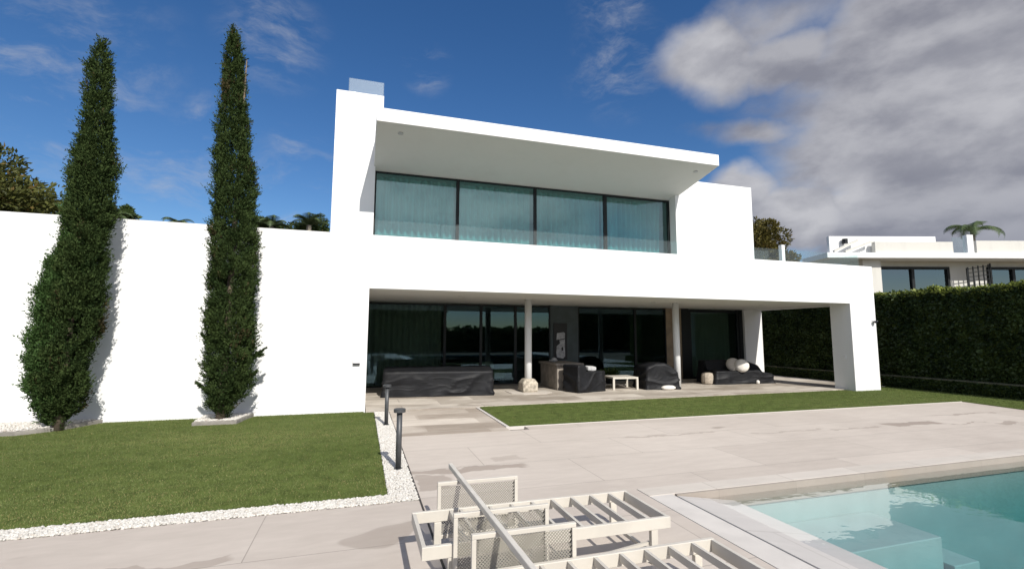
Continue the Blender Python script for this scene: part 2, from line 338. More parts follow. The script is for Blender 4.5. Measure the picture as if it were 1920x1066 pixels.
# ------------------------------------------------------------------ mesh helpers
class MB:
    def __init__(s): s.v = []; s.f = []
    def add(s, vs, fs):
        o = len(s.v); s.v += [tuple(v) for v in vs]; s.f += [tuple(i + o for i in f) for f in fs]; return s
    def box(s, x0, y0, z0, x1, y1, z1):
        return s.add([(x0, y0, z0), (x1, y0, z0), (x1, y1, z0), (x0, y1, z0), (x0, y0, z1), (x1, y0, z1), (x1, y1, z1), (x0, y1, z1)],
                     [(0, 3, 2, 1), (4, 5, 6, 7), (0, 1, 5, 4), (1, 2, 6, 5), (2, 3, 7, 6), (3, 0, 4, 7)])
    def bar(s, p, q, w, h=None, up=(0, 0, 1)):
        """square bar from p to q"""
        h = h or w; p = Vector(p); q = Vector(q); d = (q - p).normalized(); up = Vector(up)
        if abs(d.dot(up)) > 0.98: up = Vector((1, 0, 0))
        r = d.cross(up).normalized() * w / 2; u = r.cross(d).normalized() * h / 2
        vs = [p - r - u, p + r - u, p + r + u, p - r + u, q - r - u, q + r - u, q + r + u, q - r + u]
        return s.add(vs, [(0, 3, 2, 1)[::-1], (4, 5, 6, 7)[::-1], (0, 1, 5, 4)[::-1], (1, 2, 6, 5)[::-1], (2, 3, 7, 6)[::-1], (3, 0, 4, 7)[::-1]])
    def lathe(s, prof, n=24, c=(0, 0, 0)):
        o = [];
        for r, z in prof:
            for k in range(n): a = 2 * PI * k / n; o.append((c[0] + r * math.cos(a), c[1] + r * math.sin(a), c[2] + z))
        fs = []
        for i in range(len(prof) - 1):
            for k in range(n): fs.append((i * n + k, i * n + (k + 1) % n, (i + 1) * n + (k + 1) % n, (i + 1) * n + k))
        fs.append(tuple(range(n))[::-1]); fs.append(tuple((len(prof) - 1) * n + k for k in range(n)))
        return s.add(o, fs)
    def tube(s, pts, rad, n=8):
        pts = [Vector(p) for p in pts]; o = []
        for i, p in enumerate(pts):
            d = (pts[min(i + 1, len(pts) - 1)] - pts[max(i - 1, 0)]).normalized()
            a = Vector((0, 0, 1)) if abs(d.z) < 0.9 else Vector((1, 0, 0))
            u = d.cross(a).normalized(); w = d.cross(u)
            r = rad[i] if isinstance(rad, (list, tuple)) else rad
            for k in range(n): t = 2 * PI * k / n; o.append(p + (u * math.cos(t) + w * math.sin(t)) * r)
        fs = []
        for i in range(len(pts) - 1):
            for k in range(n): fs.append((i * n + k, (i + 1) * n + k, (i + 1) * n + (k + 1) % n, i * n + (k + 1) % n)[::-1])
        fs.append(tuple(range(n))); fs.append(tuple((len(pts) - 1) * n + k for k in range(n))[::-1])
        return s.add(o, fs)
    def prism_x(s, yz, x0, x1):
        n = len(yz)
        vs = [(x0, y, z) for y, z in yz] + [(x1, y, z) for y, z in yz]
        fs = [tuple(range(n)), tuple(range(n, 2 * n))[::-1]] + [(i + n, (i + 1) % n + n, (i + 1) % n, i) for i in range(n)]
        return s.add(vs, fs)
    def prism_z(s, xy, z0, z1):
        n = len(xy)
        vs = [(x, y, z0) for x, y in xy] + [(x, y, z1) for x, y in xy]
        fs = [tuple(range(n))[::-1], tuple(range(n, 2 * n))] + [(i, (i + 1) % n, (i + 1) % n + n, i + n) for i in range(n)]
        return s.add(vs, fs)
    def build(s, name, mat, parent=None, bev=0.0, smooth=False, fix=False):
        me = bpy.data.meshes.new(name); me.from_pydata(s.v, [], s.f); me.update()
        if fix or smooth:
            b = bmesh.new(); b.from_mesh(me); bmesh.ops.recalc_face_normals(b, faces=b.faces); b.to_mesh(me); b.free()
        o = bpy.data.objects.new(name, me); COL.objects.link(o); me.materials.append(M[mat] if isinstance(mat, str) else mat)
        if smooth:
            for p in me.polygons: p.use_smooth = True
        if bev:
            md = o.modifiers.new('bevel', 'BEVEL'); md.width = bev; md.segments = 2; md.limit_method = 'ANGLE'
        if parent:
            o.parent = parent; o.matrix_parent_inverse = Matrix.Translation(-Vector(parent.location)) if parent.type == 'EMPTY' and parent.get('world_parts') else Matrix.Identity(4)
        return o

def tag(o, label, cat, group=None):
    o['label'] = label; o['category'] = cat
    if group: o['group'] = group
    return o
def thing(name, label, cat, loc=(0, 0, 0), rz=0, group=None, world=False):
    o = bpy.data.objects.new(name, None); COL.objects.link(o); o.location = loc; o.rotation_euler = (0, 0, rz); o.empty_display_size = 0.2
    if world: o['world_parts'] = 1          # its parts are written in world coordinates
    return tag(o, label, cat, group)
def struct(o, kind='structure'): o['kind'] = kind; return o
def part_label(o, label): o['label'] = label; return o

def raw_mesh(name, V, F, mat, tint=None, parent=None, smooth=False):
    """V (n,3) array, F (m,k) array with equal sided faces"""
    me = bpy.data.meshes.new(name); V = np.asarray(V, np.float32); F = np.asarray(F, np.int32); k = F.shape[1]
    me.vertices.add(len(V)); me.vertices.foreach_set('co', V.ravel())
    me.loops.add(F.size); me.loops.foreach_set('vertex_index', F.ravel())
    me.polygons.add(len(F)); me.polygons.foreach_set('loop_start', np.arange(len(F), dtype=np.int32) * k)
    me.polygons.foreach_set('loop_total', np.full(len(F), k, np.int32))
    if smooth: me.polygons.foreach_set('use_smooth', np.ones(len(F), bool))
    me.update(calc_edges=True)
    if tint is not None:
        a = me.attributes.new('tint', 'FLOAT', 'FACE'); a.data.foreach_set('value', np.asarray(tint, np.float32))
    me.materials.append(M[mat]); o = bpy.data.objects.new(name, me); COL.objects.link(o)
    if parent:
        o.parent = parent
        if parent.get('world_parts'): o.matrix_parent_inverse = Matrix.Translation(-Vector(parent.location))
    return o

def unit(a): return a / np.maximum(np.linalg.norm(a, axis=1, keepdims=True), 1e-9)

def leaves(P, D, L, Wd, fold=0.25):
    """diamond leaves at P pointing along D, length L, width Wd -> V, F (quads)"""
    n = len(P); D = unit(D); R = unit(np.cross(D, rng.normal(size=(n, 3)))); N = np.cross(D, R)
    L = np.asarray(L).reshape(-1, 1); Wd = np.asarray(Wd).reshape(-1, 1)
    mid = P + D * L * 0.45 + N * L * fold * 0.3
    V = np.stack([P, mid - R * Wd / 2, P + D * L - N * L * fold * 0.2, mid + R * Wd / 2], 1).reshape(-1, 3)
    F = np.arange(n * 4).reshape(n, 4)
    return V, F

def fbm(p, s):
    return noise.fractal(Vector(p) * s, 0.9, 2.0, 3)

def copy_tree(o, parent=None):
    c = o.copy(); COL.objects.link(c)
    if parent:
        c.parent = parent; c.matrix_parent_inverse = o.matrix_parent_inverse.copy()
    for ch in list(o.children): copy_tree(ch, c)
    return c

# ------------------------------------------------------------------ ground, deck, lawns, pool
PX0, PX1, PY0, PY1 = 3.30, 17.0, -9.0, 4.60        # pool opening
g = MB(); Z = -0.06
for (a, b, c, d) in [(-400, -400, PX0, 400), (PX1, -400, 400, 400), (PX0, -400, PX1, PY0), (PX0, PY1, PX1, 400)]:
    g.add([(a, b, Z), (c, b, Z), (c, d, Z), (a, d, Z)], [(0, 1, 2, 3)])
struct(g.build('ground', 'earth'))
dk = MB()
dk.box(-30, -14, -0.05, 2.98, 5.19, 0.0)            # left and near
dk.box(0.63, 5.19, -0.05, 2.98, 8.42, 0.0)
dk.box(2.98, 4.86, -0.05, 15.2, 8.70, 0.0)
dk.prism_z([(2.98, 4.861), (2.98, 8.699), (2.979, 8.699), (2.979, 4.861)], -0.05, -0.01)
dk.box(15.2, -14, -0.05, 17.3, 4.60, 0.0)
dk.add([(15.2, 4.6, 0), (14.4, 4.87, 0), (15.2, 4.87, 0)], [(0, 2, 1)])
struct(dk.build('deck', 'deck'))
gp = MB(); gp.box(0.628, -14, -0.05, 0.646, 11.10, 0.005); struct(gp.build('expansion_joint', 'gap'))
# pale strip along the overflow channel and the far coping
c1 = MB(); c1.box(2.985, -9.0, -0.05, 3.26, 4.60, 0.004); struct(c1.build('channel_strip', 'chan', bev=0.004))
c2 = MB(); c2.box(2.985, 4.605, -0.05, 15.19, 4.855, 0.006); struct(c2.build('pool_coping', 'coping', bev=0.006))
c3 = MB(); c3.box(3.262, -9.0, -0.3, 3.298, 4.60, -0.03); struct(c3.build('overflow_channel', 'gap'))
# basin
ps = MB()
zb = -1.5
ps.add([(PX0, PY0, zb), (PX1, PY0, zb), (PX1, PY1, zb), (PX0, PY1, zb), (PX0, PY0, -0.02), (PX1, PY0, -0.02), (PX1, PY1, -0.02), (PX0, PY1, -0.02)],
       [(0, 1, 2, 3), (0, 4, 5, 1), (1, 5, 6, 2), (2, 6, 7, 3), (3, 7, 4, 0)])
struct(ps.build('pool_basin', 'pool'))
ps = MB()
ps.add([(3.302, -8.9, -1.49), (4.05, -8.9, -1.49), (4.05, 4.567, -1.49), (3.302, 4.567, -1.49), (3.302, -8.9, -0.006), (4.05, -8.9, -0.125), (4.05, 4.567, -0.125), (3.302, 4.567, -0.006)], [(0, 3, 2, 1), (4, 5, 6, 7), (0, 1, 5, 4), (1, 2, 6, 5), (2, 3, 7, 6), (3, 0, 4, 7)])
struct(ps.build('pool_ledge', 'shelf', bev=0.01))
ps = MB()
ps.box(4.055, 3.80, -1.49, 6.1, 4.597, -0.46)
ps.box(6.102, 3.70, -1.49, 6.5, 4.597, -0.72)
ps.box(6.502, 3.60, -1.49, 6.9, 4.597, -0.98)
ps.box(6.902, 3.50, -1.49, 7.3, 4.597, -1.22)
ps.box(4.056, 3.30, -1.49, 6.3, 3.699, -1.0)
struct(ps.build('pool_steps', 'step', bev=0.01))
ps = MB(); ps.box(3.302, 4.57, -0.20, PX1 - .01, 4.602, 0.003); struct(ps.build('pool_edge_band', 'wet_stone'))
wz = -0.07
wb = MB(); wb.box(3.60, PY0 + .005, zb + .004, PX1 - .005, 4.568, wz); struct(wb.build('water', 'water'))
# lawns
def inpoly(x, y, poly):
    r = np.zeros(len(x), bool); n = len(poly)
    for i in range(n):
        (x1, y1), (x2, y2) = poly[i], poly[(i + 1) % n]
        c = ((y1 > y) != (y2 > y)) & (x < (x2 - x1) * (y - y1) / (y2 - y1 + 1e-12) + x1); r ^= c
    return r
def lawn(poly, base_name, n, vis, hmin=0.010, hmax=0.022):
    mb = MB(); mb.prism_z(poly, -0.05, 0.012); struct(mb.build(base_name, 'soil'))
    (xa, ya, xb, yb) = vis
    x = rng.uniform(xa, xb, n); y = rng.uniform(ya, yb, n)
    k = inpoly(x, y, poly); x = x[k]; y = y[k]; n = len(x)
    P = np.stack([x, y, np.full(n, 0.010)], 1)
    D = np.stack([rng.normal(0, .45, n), rng.normal(0, .45, n), np.ones(n)], 1)
    D = unit(D); h = rng.uniform(hmin, hmax, n)[:, None]; a = rng.uniform(0, 2 * PI, n)
    R = np.stack([np.cos(a), np.sin(a), np.zeros(n)], 1) * rng.uniform(.003, .006, n)[:, None]
    V = np.stack([P - R, P + R, P + D * h], 1).reshape(-1, 3)
    pat = np.array([noise.noise(Vector((px * .9, py * 2.6, 0))) * .5 + noise.noise(Vector((px * .35, py * .6, 5))) * .8 + .12 * math.sin(py * 2 * PI / 1.1) for px, py in zip(x, y)])
    tint = np.clip(rng.uniform(0, .42, n) + pat * .62 + .16, 0, .85)
    dry = (rng.uniform(size=n) < .05 + np.clip(pat, 0, 1) * .22); tint[dry] = 1.0
    o = raw_mesh('grass', V, np.arange(n * 3).reshape(n, 3), 'grass', tint); struct(o, 'stuff'); return o
LAWN_L = [(-30, 5.46), (0.32, 5.43), (0.31, 11.10), (0.10, 11.10), (0.10, 11.24), (-2.05, 11.24), (-2.20, 10.62), (-2.95, 10.62), (-2.95, 11.24), (-4.62, 11.24), (-4.98, 10.52), (-5.42, 10.20), (-8.0, 10.20), (-8.0, 11.24), (-30, 11.24)]
lawn(LAWN_L, 'lawn', 330000, (-9.5, 5.4, 0.4, 11.3))
LAWN_R = [(2.68, 8.72), (15.22, 8.72), (14.4, 4.87), (17.2, 4.87), (17.2, 14.0), (16.0, 13.0), (15.95, 11.6), (14.7, 11.58), (2.72, 11.25)]
lawn(LAWN_R, 'lawn_strip', 200000, (2.6, 4.8, 17.2, 13.0))
# light stone edging round the strip
ed = MB(); ed.box(2.62, 8.70, -0.05, 2.679, 11.30, 0.018); ed.box(2.68, 8.702, -0.05, 15.19, 8.718, 0.010)
struct(ed.build('lawn_edging', 'chan'))
# path slabs from deck to patio, and patio floor
pt = MB(); pt.box(0.63, 8.425, -0.05, 2.615, 11.15, 0.002); struct(pt.build('path', 'path'))
pf = MB(); pf.prism_z([(0.145, 11.26), (0.35, 11.155), (2.72, 11.155), (2.72, 11.28), (14.75, 11.60), (14.79, 16.0), (0.145, 16.0)], -0.05, 0.03)
pf.box(14.795, 11.96, -0.05, 17.1, 16.6, 0.024)
struct(pf.build('patio_floor', 'patio'))

# white pebbles: strip beside the path, along the lawn front
def pebbles(poly, n, z, name='gravel', parent=None, size=(.008, .018), vis=None):
    xs = [p[0] for p in poly]; ys = [p[1] for p in poly]
    x = rng.uniform(min(xs), max(xs), n); y = rng.uniform(min(ys), max(ys), n); k = inpoly(x, y, poly); x = x[k]; y = y[k]; n = len(x)
    ico = np.array([(0, 0, 1), (.89, 0, .45), (.28, .85, .45), (-.72, .53, .45), (-.72, -.53, .45), (.28, -.85, .45), (.72, .53, -.45), (-.28, .85, -.45), (-.89, 0, -.45), (-.28, -.85, -.45), (.72, -.53, -.45), (0, 0, -1)])
    fi = np.array([(0, 1, 2), (0, 2, 3), (0, 3, 4), (0, 4, 5), (0, 5, 1), (1, 6, 2), (2, 7, 3), (3, 8, 4), (4, 9, 5), (5, 10, 1), (6, 7, 2), (7, 8, 3), (8, 9, 4), (9, 10, 5), (10, 6, 1), (6, 11, 7), (7, 11, 8), (8, 11, 9), (9, 11, 10), (10, 11, 6)])
    sc = rng.uniform(size[0], size[1], (n, 1)) * rng.uniform(.6, 1.3, (n, 3)); sc[:, 2] *= .7
    a = rng.uniform(0, 2 * PI, n); ca, sa = np.cos(a)[:, None], np.sin(a)[:, None]
    V = ico[None] * sc[:, None, :] * rng.uniform(.85, 1.15, (n, 12, 1))
    V = np.stack([V[..., 0] * ca - V[..., 1] * sa, V[..., 0] * sa + V[..., 1] * ca, V[..., 2]], -1) + np.stack([x, y, z + rng.uniform(0, .012, n)], 1)[:, None, :]
    F = (fi[None] + (np.arange(n) * 12)[:, None, None]).reshape(-1, 3)
    t = np.repeat(np.where(rng.uniform(size=n) < .06, 1.0, rng.uniform(0, .8, n)), 20)
    o = raw_mesh(name, V.reshape(-1, 3), F, 'pebble', t, parent, smooth=True); o['kind'] = 'stuff'; return o
GR = [(0.33, 5.20), (0.625, 5.20), (0.625, 11.14), (0.33, 11.14)]
GR2 = [(-30, 5.20), (0.33, 5.20), (0.33, 5.425), (-30, 5.455)]
gb = MB(); gb.prism_z(GR, -0.05, -0.006); gb.prism_z(GR2, -0.05, -0.006); struct(gb.build('gravel_bed', 'chan'))
pebbles(GR, 11000, 0.0)
pebbles([(-5, 5.20), (0.33, 5.20), (0.33, 5.425), (-5, 5.43)], 11500, 0.0)

# ------------------------------------------------------------------ garden wall
wl = MB(); wl.box(-30, 11.25, -0.3, 0.128, 11.62, 3.98)
tag(wl.build('garden_wall', 'white'), 'long plain white rendered garden wall behind the two cypresses', 'wall')

# ------------------------------------------------------------------ villa
V_ = thing('villa', 'white modern two storey villa with glass fronts, deep roof overhang and covered patio', 'house', (8, 15, 0), world=True)
b = MB(); b.box(0.131, 11.25, 2.75, 14.795, 11.62, 3.98); b.box(15.45, 11.96, 2.75, 15.88, 22, 3.97)
b.build('parapet_beam', 'white', V_)
b = MB(); b.box(14.80, 11.252, -0.2, 15.88, 11.955, 3.978); b.build('corner_pillar', 'white', V_, bev=0.012)
b = MB(); b.box(14.98, 15.88, -0.2, 15.878, 16.4, 2.772); b.build('rear_pillar', 'white', V_, bev=0.012)
b = MB(); b.box(-0.25, 11.625, -0.2, 0.128, 22, 3.2); b.box(15.5, 16.41, -0.2, 15.87, 22, 2.77); b.box(-0.25, 22.003, -0.2, 15.87, 22.3, 3.2)
b.build('wall', 'white', V_)
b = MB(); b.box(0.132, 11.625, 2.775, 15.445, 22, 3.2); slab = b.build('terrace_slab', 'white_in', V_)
# round columns on the patio
for cx, cy, stone in [(4.78, 13.62, True), (9.86, 13.42, False)]:
    b = MB(); b.lathe([(0.105, 0.02), (0.105, 2.78)], 32, (cx, cy, 0)); c = b.build('column', 'white', V_, smooth=False)
    for p in c.data.polygons: p.use_smooth = len(p.vertices) == 4
    if stone:
        b = MB(); r = 0.23
        oc = lambda w, ch: [(-w, -w + ch), (-w + ch, -w), (w - ch, -w), (w, -w + ch), (w, w - ch), (w - ch, w), (-w + ch, w), (-w, w - ch)]
        rings = [(0.20, .02, 0.0), (0.235, .03, 0.06), (0.235, .03, 0.27), (0.17, .04, 0.38), (0.11, .03, 0.40)]
        vs = []; 
        for w, ch, z in rings: vs += [(cx + x, cy + y, 0.03 + z) for x, y in oc(w, ch)]
        fs = [(i * 8 + k, i * 8 + (k + 1) % 8, (i + 1) * 8 + (k + 1) % 8, (i + 1) * 8 + k) for i in range(4) for k in range(8)] + [tuple(range(8))[::-1], tuple(range(32, 40))]
        b.add(vs, fs); b.build('stone_base', 'rough_stone', V_, bev=0.012)
        b = MB(); b.prism_z([(cx - .62, cy - .35), (cx - .35, cy - .62), (cx + .35, cy - .62), (cx + .62, cy - .35), (cx + .62, cy + .35), (cx + .35, cy + .62), (cx - .35, cy + .62), (cx - .62, cy + .35)], 0.031, 0.045)
        b.build('base_slab', 'coping', V_)
# --- ground floor glazing, y = 16
def window(x0, x1, y, z0, z1, pane, fw=0.042, depth=0.09, left=True, name='window'):
    f = MB()
    f.box(x0, y, z0, x0 + fw, y + depth, z1); f.box(x1 - fw, y, z0, x1, y + depth, z1)
    f.box(x0 + fw, y + .003, z1 - fw, x1 - fw, y + depth - .003, z1); f.box(x0 + fw, y + .003, z0, x1 - fw, y + depth - .003, z0 + fw * .7)
    fo = f.build(name, 'frame', V_)
    p = MB(); p.box(x0 + fw + .002, y + .035, z0 + fw * .7 + .002, x1 - fw - .002, y + .05, z1 - fw - .002); p.build('pane', pane, fo)
    fo.matrix_parent_inverse = Matrix.Translation(-Vector(V_.location))
    return fo
for x0, x1 in [(0.135, 2.655), (2.66, 3.90), (3.905, 5.145), (5.15, 6.455)]: window(x0, x1, 16.0, 0.03, 2.74, 'pane_low')
for x0, x1 in [(7.545, 9.94), (9.945, 11.30)]: window(x0, x1, 16.0, 0.03, 2.74, 'pane_low')
window(12.36, 14.80, 16.0, 0.03, 2.74, 'pane_low', fw=0.10)
b = MB(); b.box(6.46, 15.99, 0.03, 7.54, 16.2, 2.77); b.build('dark_wall', 'dark_wall', V_)
b = MB(); b.box(11.305, 15.995, 0.03, 12.0, 16.2, 2.77); b.build('timber_panel', 'tan', V_)
MB().box(12.003, 15.98, 0.03, 12.355, 16.2, 2.77).build('dark_jamb', 'frame', V_); MB().box(14.803, 15.98, 0.03, 14.976, 16.2, 2.77).build('dark_jamb', 'frame', V_)
b = MB(); b.box(0.13, 16.1, -0.05, 15.5, 22, 0.02); b.build('interior_floor', 'int_floor', V_)
b = MB(); b.box(0.14, 21.9, 0.03, 15.49, 22.0, 2.77); b.box(7.0, 16.21, 0.03, 7.12, 19.5, 2.77); b.box(11.5, 16.21, 0.03, 11.62, 21.9, 2.77); b.build('interior_wall', 'interior', V_)
# patio ceiling spots and roof soffit spots
for x, y in [(2.6, 13.0), (9.0, 13.4), (13.2, 13.2)]:
    b = MB(); b.lathe([(0.075, 2.768), (0.075, 2.78)], 20, (x, y, 0)); b.build('downlight', 'grey_pad', V_)
# --- upper storey
b = MB()
b.box(-0.90, 13.45, 3.2, 0.20, 13.85, 6.895); b.box(-0.90, 13.853, 3.2, -0.6, 20, 6.895)
b.box(9.885, 13.27, 3.2, 13.08, 13.75, 6.96); b.box(12.75, 13.753, 3.2, 13.079, 20, 6.958); b.box(-0.59, 19.7, 3.2, 12.745, 19.99, 6.89)
b.build('upper_wall', 'white', V_)
b = MB(); b.box(10.06, 13.755, 6.6, 12.745, 19.69, 6.85); b.build('flat_roof', 'white', V_)
b = MB(); b.prism_x([(11.35, 6.765), (11.35, 7.105), (20.05, 7.10), (20.05, 6.6), (13.62, 6.335)][::-1], 0.16, 10.045)
rf = b.build('roof', 'white', V_, bev=0.012, fix=True)
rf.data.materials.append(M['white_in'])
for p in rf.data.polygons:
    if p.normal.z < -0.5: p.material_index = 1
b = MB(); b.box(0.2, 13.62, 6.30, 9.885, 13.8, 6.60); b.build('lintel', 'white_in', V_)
for x, y in [(0.75, 11.75), (9.55, 11.8)]:
    b = MB(); zz = 6.765 - .19 * (y - 11.35) - .008; b.lathe([(0.07, zz - .004), (0.07, zz + .02)], 20, (x, y, 0)); b.build('downlight', 'grey_pad', V_)
XS = [0.205, 2.575, 5.01, 7.43, 9.88]
for i in range(4): window(XS[i], XS[i + 1] - .005, 13.6, 3.205, 6.295, 'pane_up', fw=0.042 if i < 3 else 0.065, depth=0.1)
b = MB(); b.box(-0.90, 13.452, 6.90, 0.37, 15.0, 8.45); ch = b.build('chimney', 'white', V_)
b = MB()
b.box(-0.58, 13.60, 8.452, 0.35, 13.615, 8.92); b.box(-0.58, 14.85, 8.452, 0.35, 14.865, 8.92); b.box(-0.595, 13.60, 8.452, -0.582, 14.865, 8.92); b.box(0.352, 13.60, 8.452, 0.365, 14.865, 8.92)
gs = b.build('glass_screen', 'clear2', ch)
for x in (-0.42, 0.16): MB().box(x - .03, 13.56, 8.452, x + .03, 13.65, 8.51).build('clamp', 'lamp_white', ch)
for c in ch.children: c.matrix_parent_inverse = Matrix.Translation(-Vector((0, 0, 0)))
# balustrade of frameless glass on the parapet
bal = MB(); bal.box(0.2, 11.40, 3.975, 15.6, 11.47, 3.992); bo = bal.build('balustrade', 'white', V_)
n = 10
for i in range(n):
    x0 = 0.22 + i * 15.36 / n; b = MB(); b.box(x0, 11.43, 3.993, x0 + 15.36 / n - .014, 11.445, 4.38); b.build('glass_panel', 'clear', bo)
for i in range(5):
    y0 = 11.5 + i * 1.6; b = MB(); b.box(15.58, y0, 3.975, 15.595, y0 + 1.586, 4.38); b.build('glass_panel', 'clear', bo)
b = MB(); b.box(13.2, 14.6, 3.2, 13.215, 17.2, 5.05); b.box(13.22, 14.6, 3.2, 15.1, 14.615, 5.02); b.build('glass_panel', 'clear', bo)
b = MB(); b.box(15.12, 14.0, 3.2, 15.27, 14.15, 5.16); b.build('post', 'white', bo, bev=0.008)

# curtains behind the glass
def curtain(x0, x1, y, z0, z1, waves, amp, label, group, gather=0.0):
    nx = int((x1 - x0) * 60); nz = 10; vs = []
    ph = random.uniform(0, 6)
    for j in range(nz + 1):
        for i in range(nx + 1):
            u = i / nx; z = z0 + (z1 - z0) * j / nz; x = x0 + (x1 - x0) * u
            w = u * waves * 2 * PI + ph + 1.3 * noise.noise(Vector((u * 5, 0, ph)))
            k = 0.7 + 0.5 * noise.noise(Vector((u * 7, j * .05, ph)))
            vs.append((x - gather * max(0, (u - .6)) * (1 - j / nz) , y + amp * k * math.sin(w), z))
    fs = [(j * (nx + 1) + i, j * (nx + 1) + i + 1, (j + 1) * (nx + 1) + i + 1, (j + 1) * (nx + 1) + i) for j in range(nz) for i in range(nx)]
    mb = MB(); mb.add(vs, fs); o = mb.build('curtain', 'curtain'); 
    for p in o.data.polygons: p.use_smooth = True
    return tag(o, label, 'curtain', group)
CG = 'curtains behind the villa glass'
for i, w in enumerate(['leftmost pane, beside the chimney wall', 'second pane from the chimney wall', 'third pane from the chimney wall', 'rightmost pane, with a gap at its right edge']):
    curtain(XS[i] + .05, XS[i + 1] - (.06 if i < 3 else .13), 13.95, 3.22, 6.25, 12, 0.075, 'pale sheer curtain behind the upstairs window, ' + w, CG, gather=0.0 if i < 3 else 0.35)
curtain(0.2, 2.60, 16.4, 0.05, 2.7, 13, 0.08, 'tall sheer curtain inside the ground floor glass behind the long covered sofa', CG)
curtain(12.5, 14.65, 16.4, 0.05, 2.7, 12, 0.08, 'sheer curtain inside the ground floor glass near the rear pillar', CG)

# things fixed on the walls
t = thing('security_camera', 'small white security camera on the outer edge of the corner pillar', 'security camera', (15.74, 11.25, 2.19))
MB().box(-.05, -.03, -.03, .05, -.001, .05).build('bracket', 'lamp_white', t, bev=.006)
b = MB(); b.lathe([(0.02, 0), (0.055, .02), (0.07, .06), (0.055, .075)], 20, (0, -.09, -.06)); b.build('dome', 'lens', t, smooth=True)
t = thing('wall_light', 'small square white outdoor wall light beside the patio opening', 'wall light', (-0.09, 11.25, 1.10))
MB().box(-.075, -.05, -.03, .075, -.001, .08).build('housing', 'lamp_white', t, bev=.008)
MB().box(-.075, -.055, -.06, .075, -.003, -.033).build('light_slot', 'lens', t)
t = thing('light_switch', 'small white switch plate on the shaded inner side of the corner pillar', 'switch', (14.80, 11.55, 1.05))
MB().box(-.012, -.05, -.07, -.001, .05, .07).build('plate', 'lamp_white', t, bev=.004)
MB().box(-.018, -.03, -.03, -.0125, .03, .03).build('rocker', 'lamp_white', t)

# ------------------------------------------------------------------ patio furniture under covers
def drape(w, d, h, top=None, seed=0, flare=0.04, amp=0.02, n=44, round_=0.06):
    """a fitted cloth cover: rounded box, sagging and wrinkled"""
    bm = bmesh.new(); bmesh.ops.create_cube(bm, size=2.0); bmesh.ops.subdivide_edges(bm, edges=bm.edges[:], cuts=n, use_grid_fill=True)
    for v in bm.verts:
        x, y, z = v.co
        # round the box
        q = Vector((x * w / 2, y * d / 2, (z + 1) * h / 2)); c = Vector((max(-w / 2 + round_, min(w / 2 - round_, q.x)), max(-d / 2 + round_, min(d / 2 - round_, q.y)), min(h - round_, q.z)))
        dd = q - c
        if dd.length > 1e-6: q = c + dd.normalized() * min(dd.length, round_)
        if top: q.z *= top(q.x, q.y)
        k = 1 - q.z / h
        f = 1 + flare * max(0, k) ** 2 / max(w, d) * 2
        q.x *= f; q.y *= f
        nv = Vector((q.x, q.y, q.z)) + Vector((seed * 7.1, seed * 3.3, 0))
        out = Vector((x if abs(x) > .98 else 0, y if abs(y) > .98 else 0, .6 if z > .98 else 0))
        if out.length < .1: out = Vector((x, y, 0))
        wv = Vector((nv.x * 1.0 + nv.z * 1.1, nv.y, nv.z * 3.2 - nv.x * .9)) + Vector((noise.noise(nv * 1.5), 0, noise.noise(nv * 1.5 + Vector((9, 0, 0))))) * .7
        ridge = (1 - abs(noise.noise(wv * .85)) * 2.2); ridge = max(0, ridge) ** 3
        ridge2 = max(0, 1 - abs(noise.noise(wv * 2.2 + Vector((4, 4, 4)))) * 2.4) ** 3
        vert = math.sin(q.x * 9 + q.y * 8 + 3 * noise.noise(nv * 1.2)) * max(0, k) ** 1.5
        a = amp * (.35 + .75 * min(1, max(0, k) * 2))
        q += out.normalized() * a * (ridge * 1.2 + ridge2 * .22 + vert * .45 - .4)
        if z < -.98: q.z = 0.0
        v.co = q
    bmesh.ops.recalc_face_normals(bm, faces=bm.faces)
    me = bpy.data.meshes.new('cover'); bm.to_mesh(me); bm.free()
    for p in me.polygons: p.use_smooth = True
    me.materials.append(M['cover']); return me
def cover_part(me, parent):
    o = bpy.data.objects.new('cover', me); COL.objects.link(o); o.parent = parent; return o
FZ = 0.03
t = thing('covered_sofa', 'long outdoor sofa under a wrinkled black cover beside the patio opening', 'covered sofa', (2.12, 13.72, FZ), -0.09)
cover_part(drape(2.98, 0.92, 0.77, lambda x, y: 1.0 if y > -.1 else 1.0 - .12 * (-.1 - y) / .36, 1, .05, .036), t)
for x in (-1.3, 1.3): MB().box(x - .03, -.3, 0.0, x + .03, .3, .10).build('sofa_foot', 'frame', t)
def chair_back(x, y):
    return 1.0 - 0.16 * max(0, min(1, (-.05 - y) / .2)) + 0.04 * math.cos(x * 6)
t = thing('covered_armchair', 'square armchair under a black cover beside the concrete counter', 'covered armchair', (6.5, 13.38, FZ), 0.30)
cover_part(drape(1.12, 0.70, 0.80, lambda x, y: 1.0 if x < -.25 else .76 + .06 * max(0, y), 2, .02, .03, 36, .05), t)
MB().box(-.5, -.35, 0, .5, .35, .05).build('foot_frame', 'frame', t)
t = thing('covered_armchair', 'rounded armchair under a black cover between low table and right column', 'covered armchair', (9.12, 13.55, FZ), -0.1)
cover_part(drape(1.12, 0.95, 0.82, lambda x, y: 1.0 - .42 * max(0, x / .56) ** 2.2 - .14 * max(0, -x / .56) ** 2, 3, .05, .035, 36, .10), t)
MB().box(-.45, -.38, 0, .45, .38, .05).build('foot_frame', 'frame', t)
t = thing('covered_daybed', 'low corner sofa under a black cover in front of the rear pillar', 'covered sofa', (12.98, 14.35, FZ), -0.03)
cover_part(drape(2.35, 1.05, 0.80, lambda x, y: (1.0 if y > .12 else .58 + .42 * max(0, (y + .08) / .2) if y > -.08 else .58) * (1 - .25 * max(0, (x - .55) / .6)), 5, .10, .03, 44, .08), t)
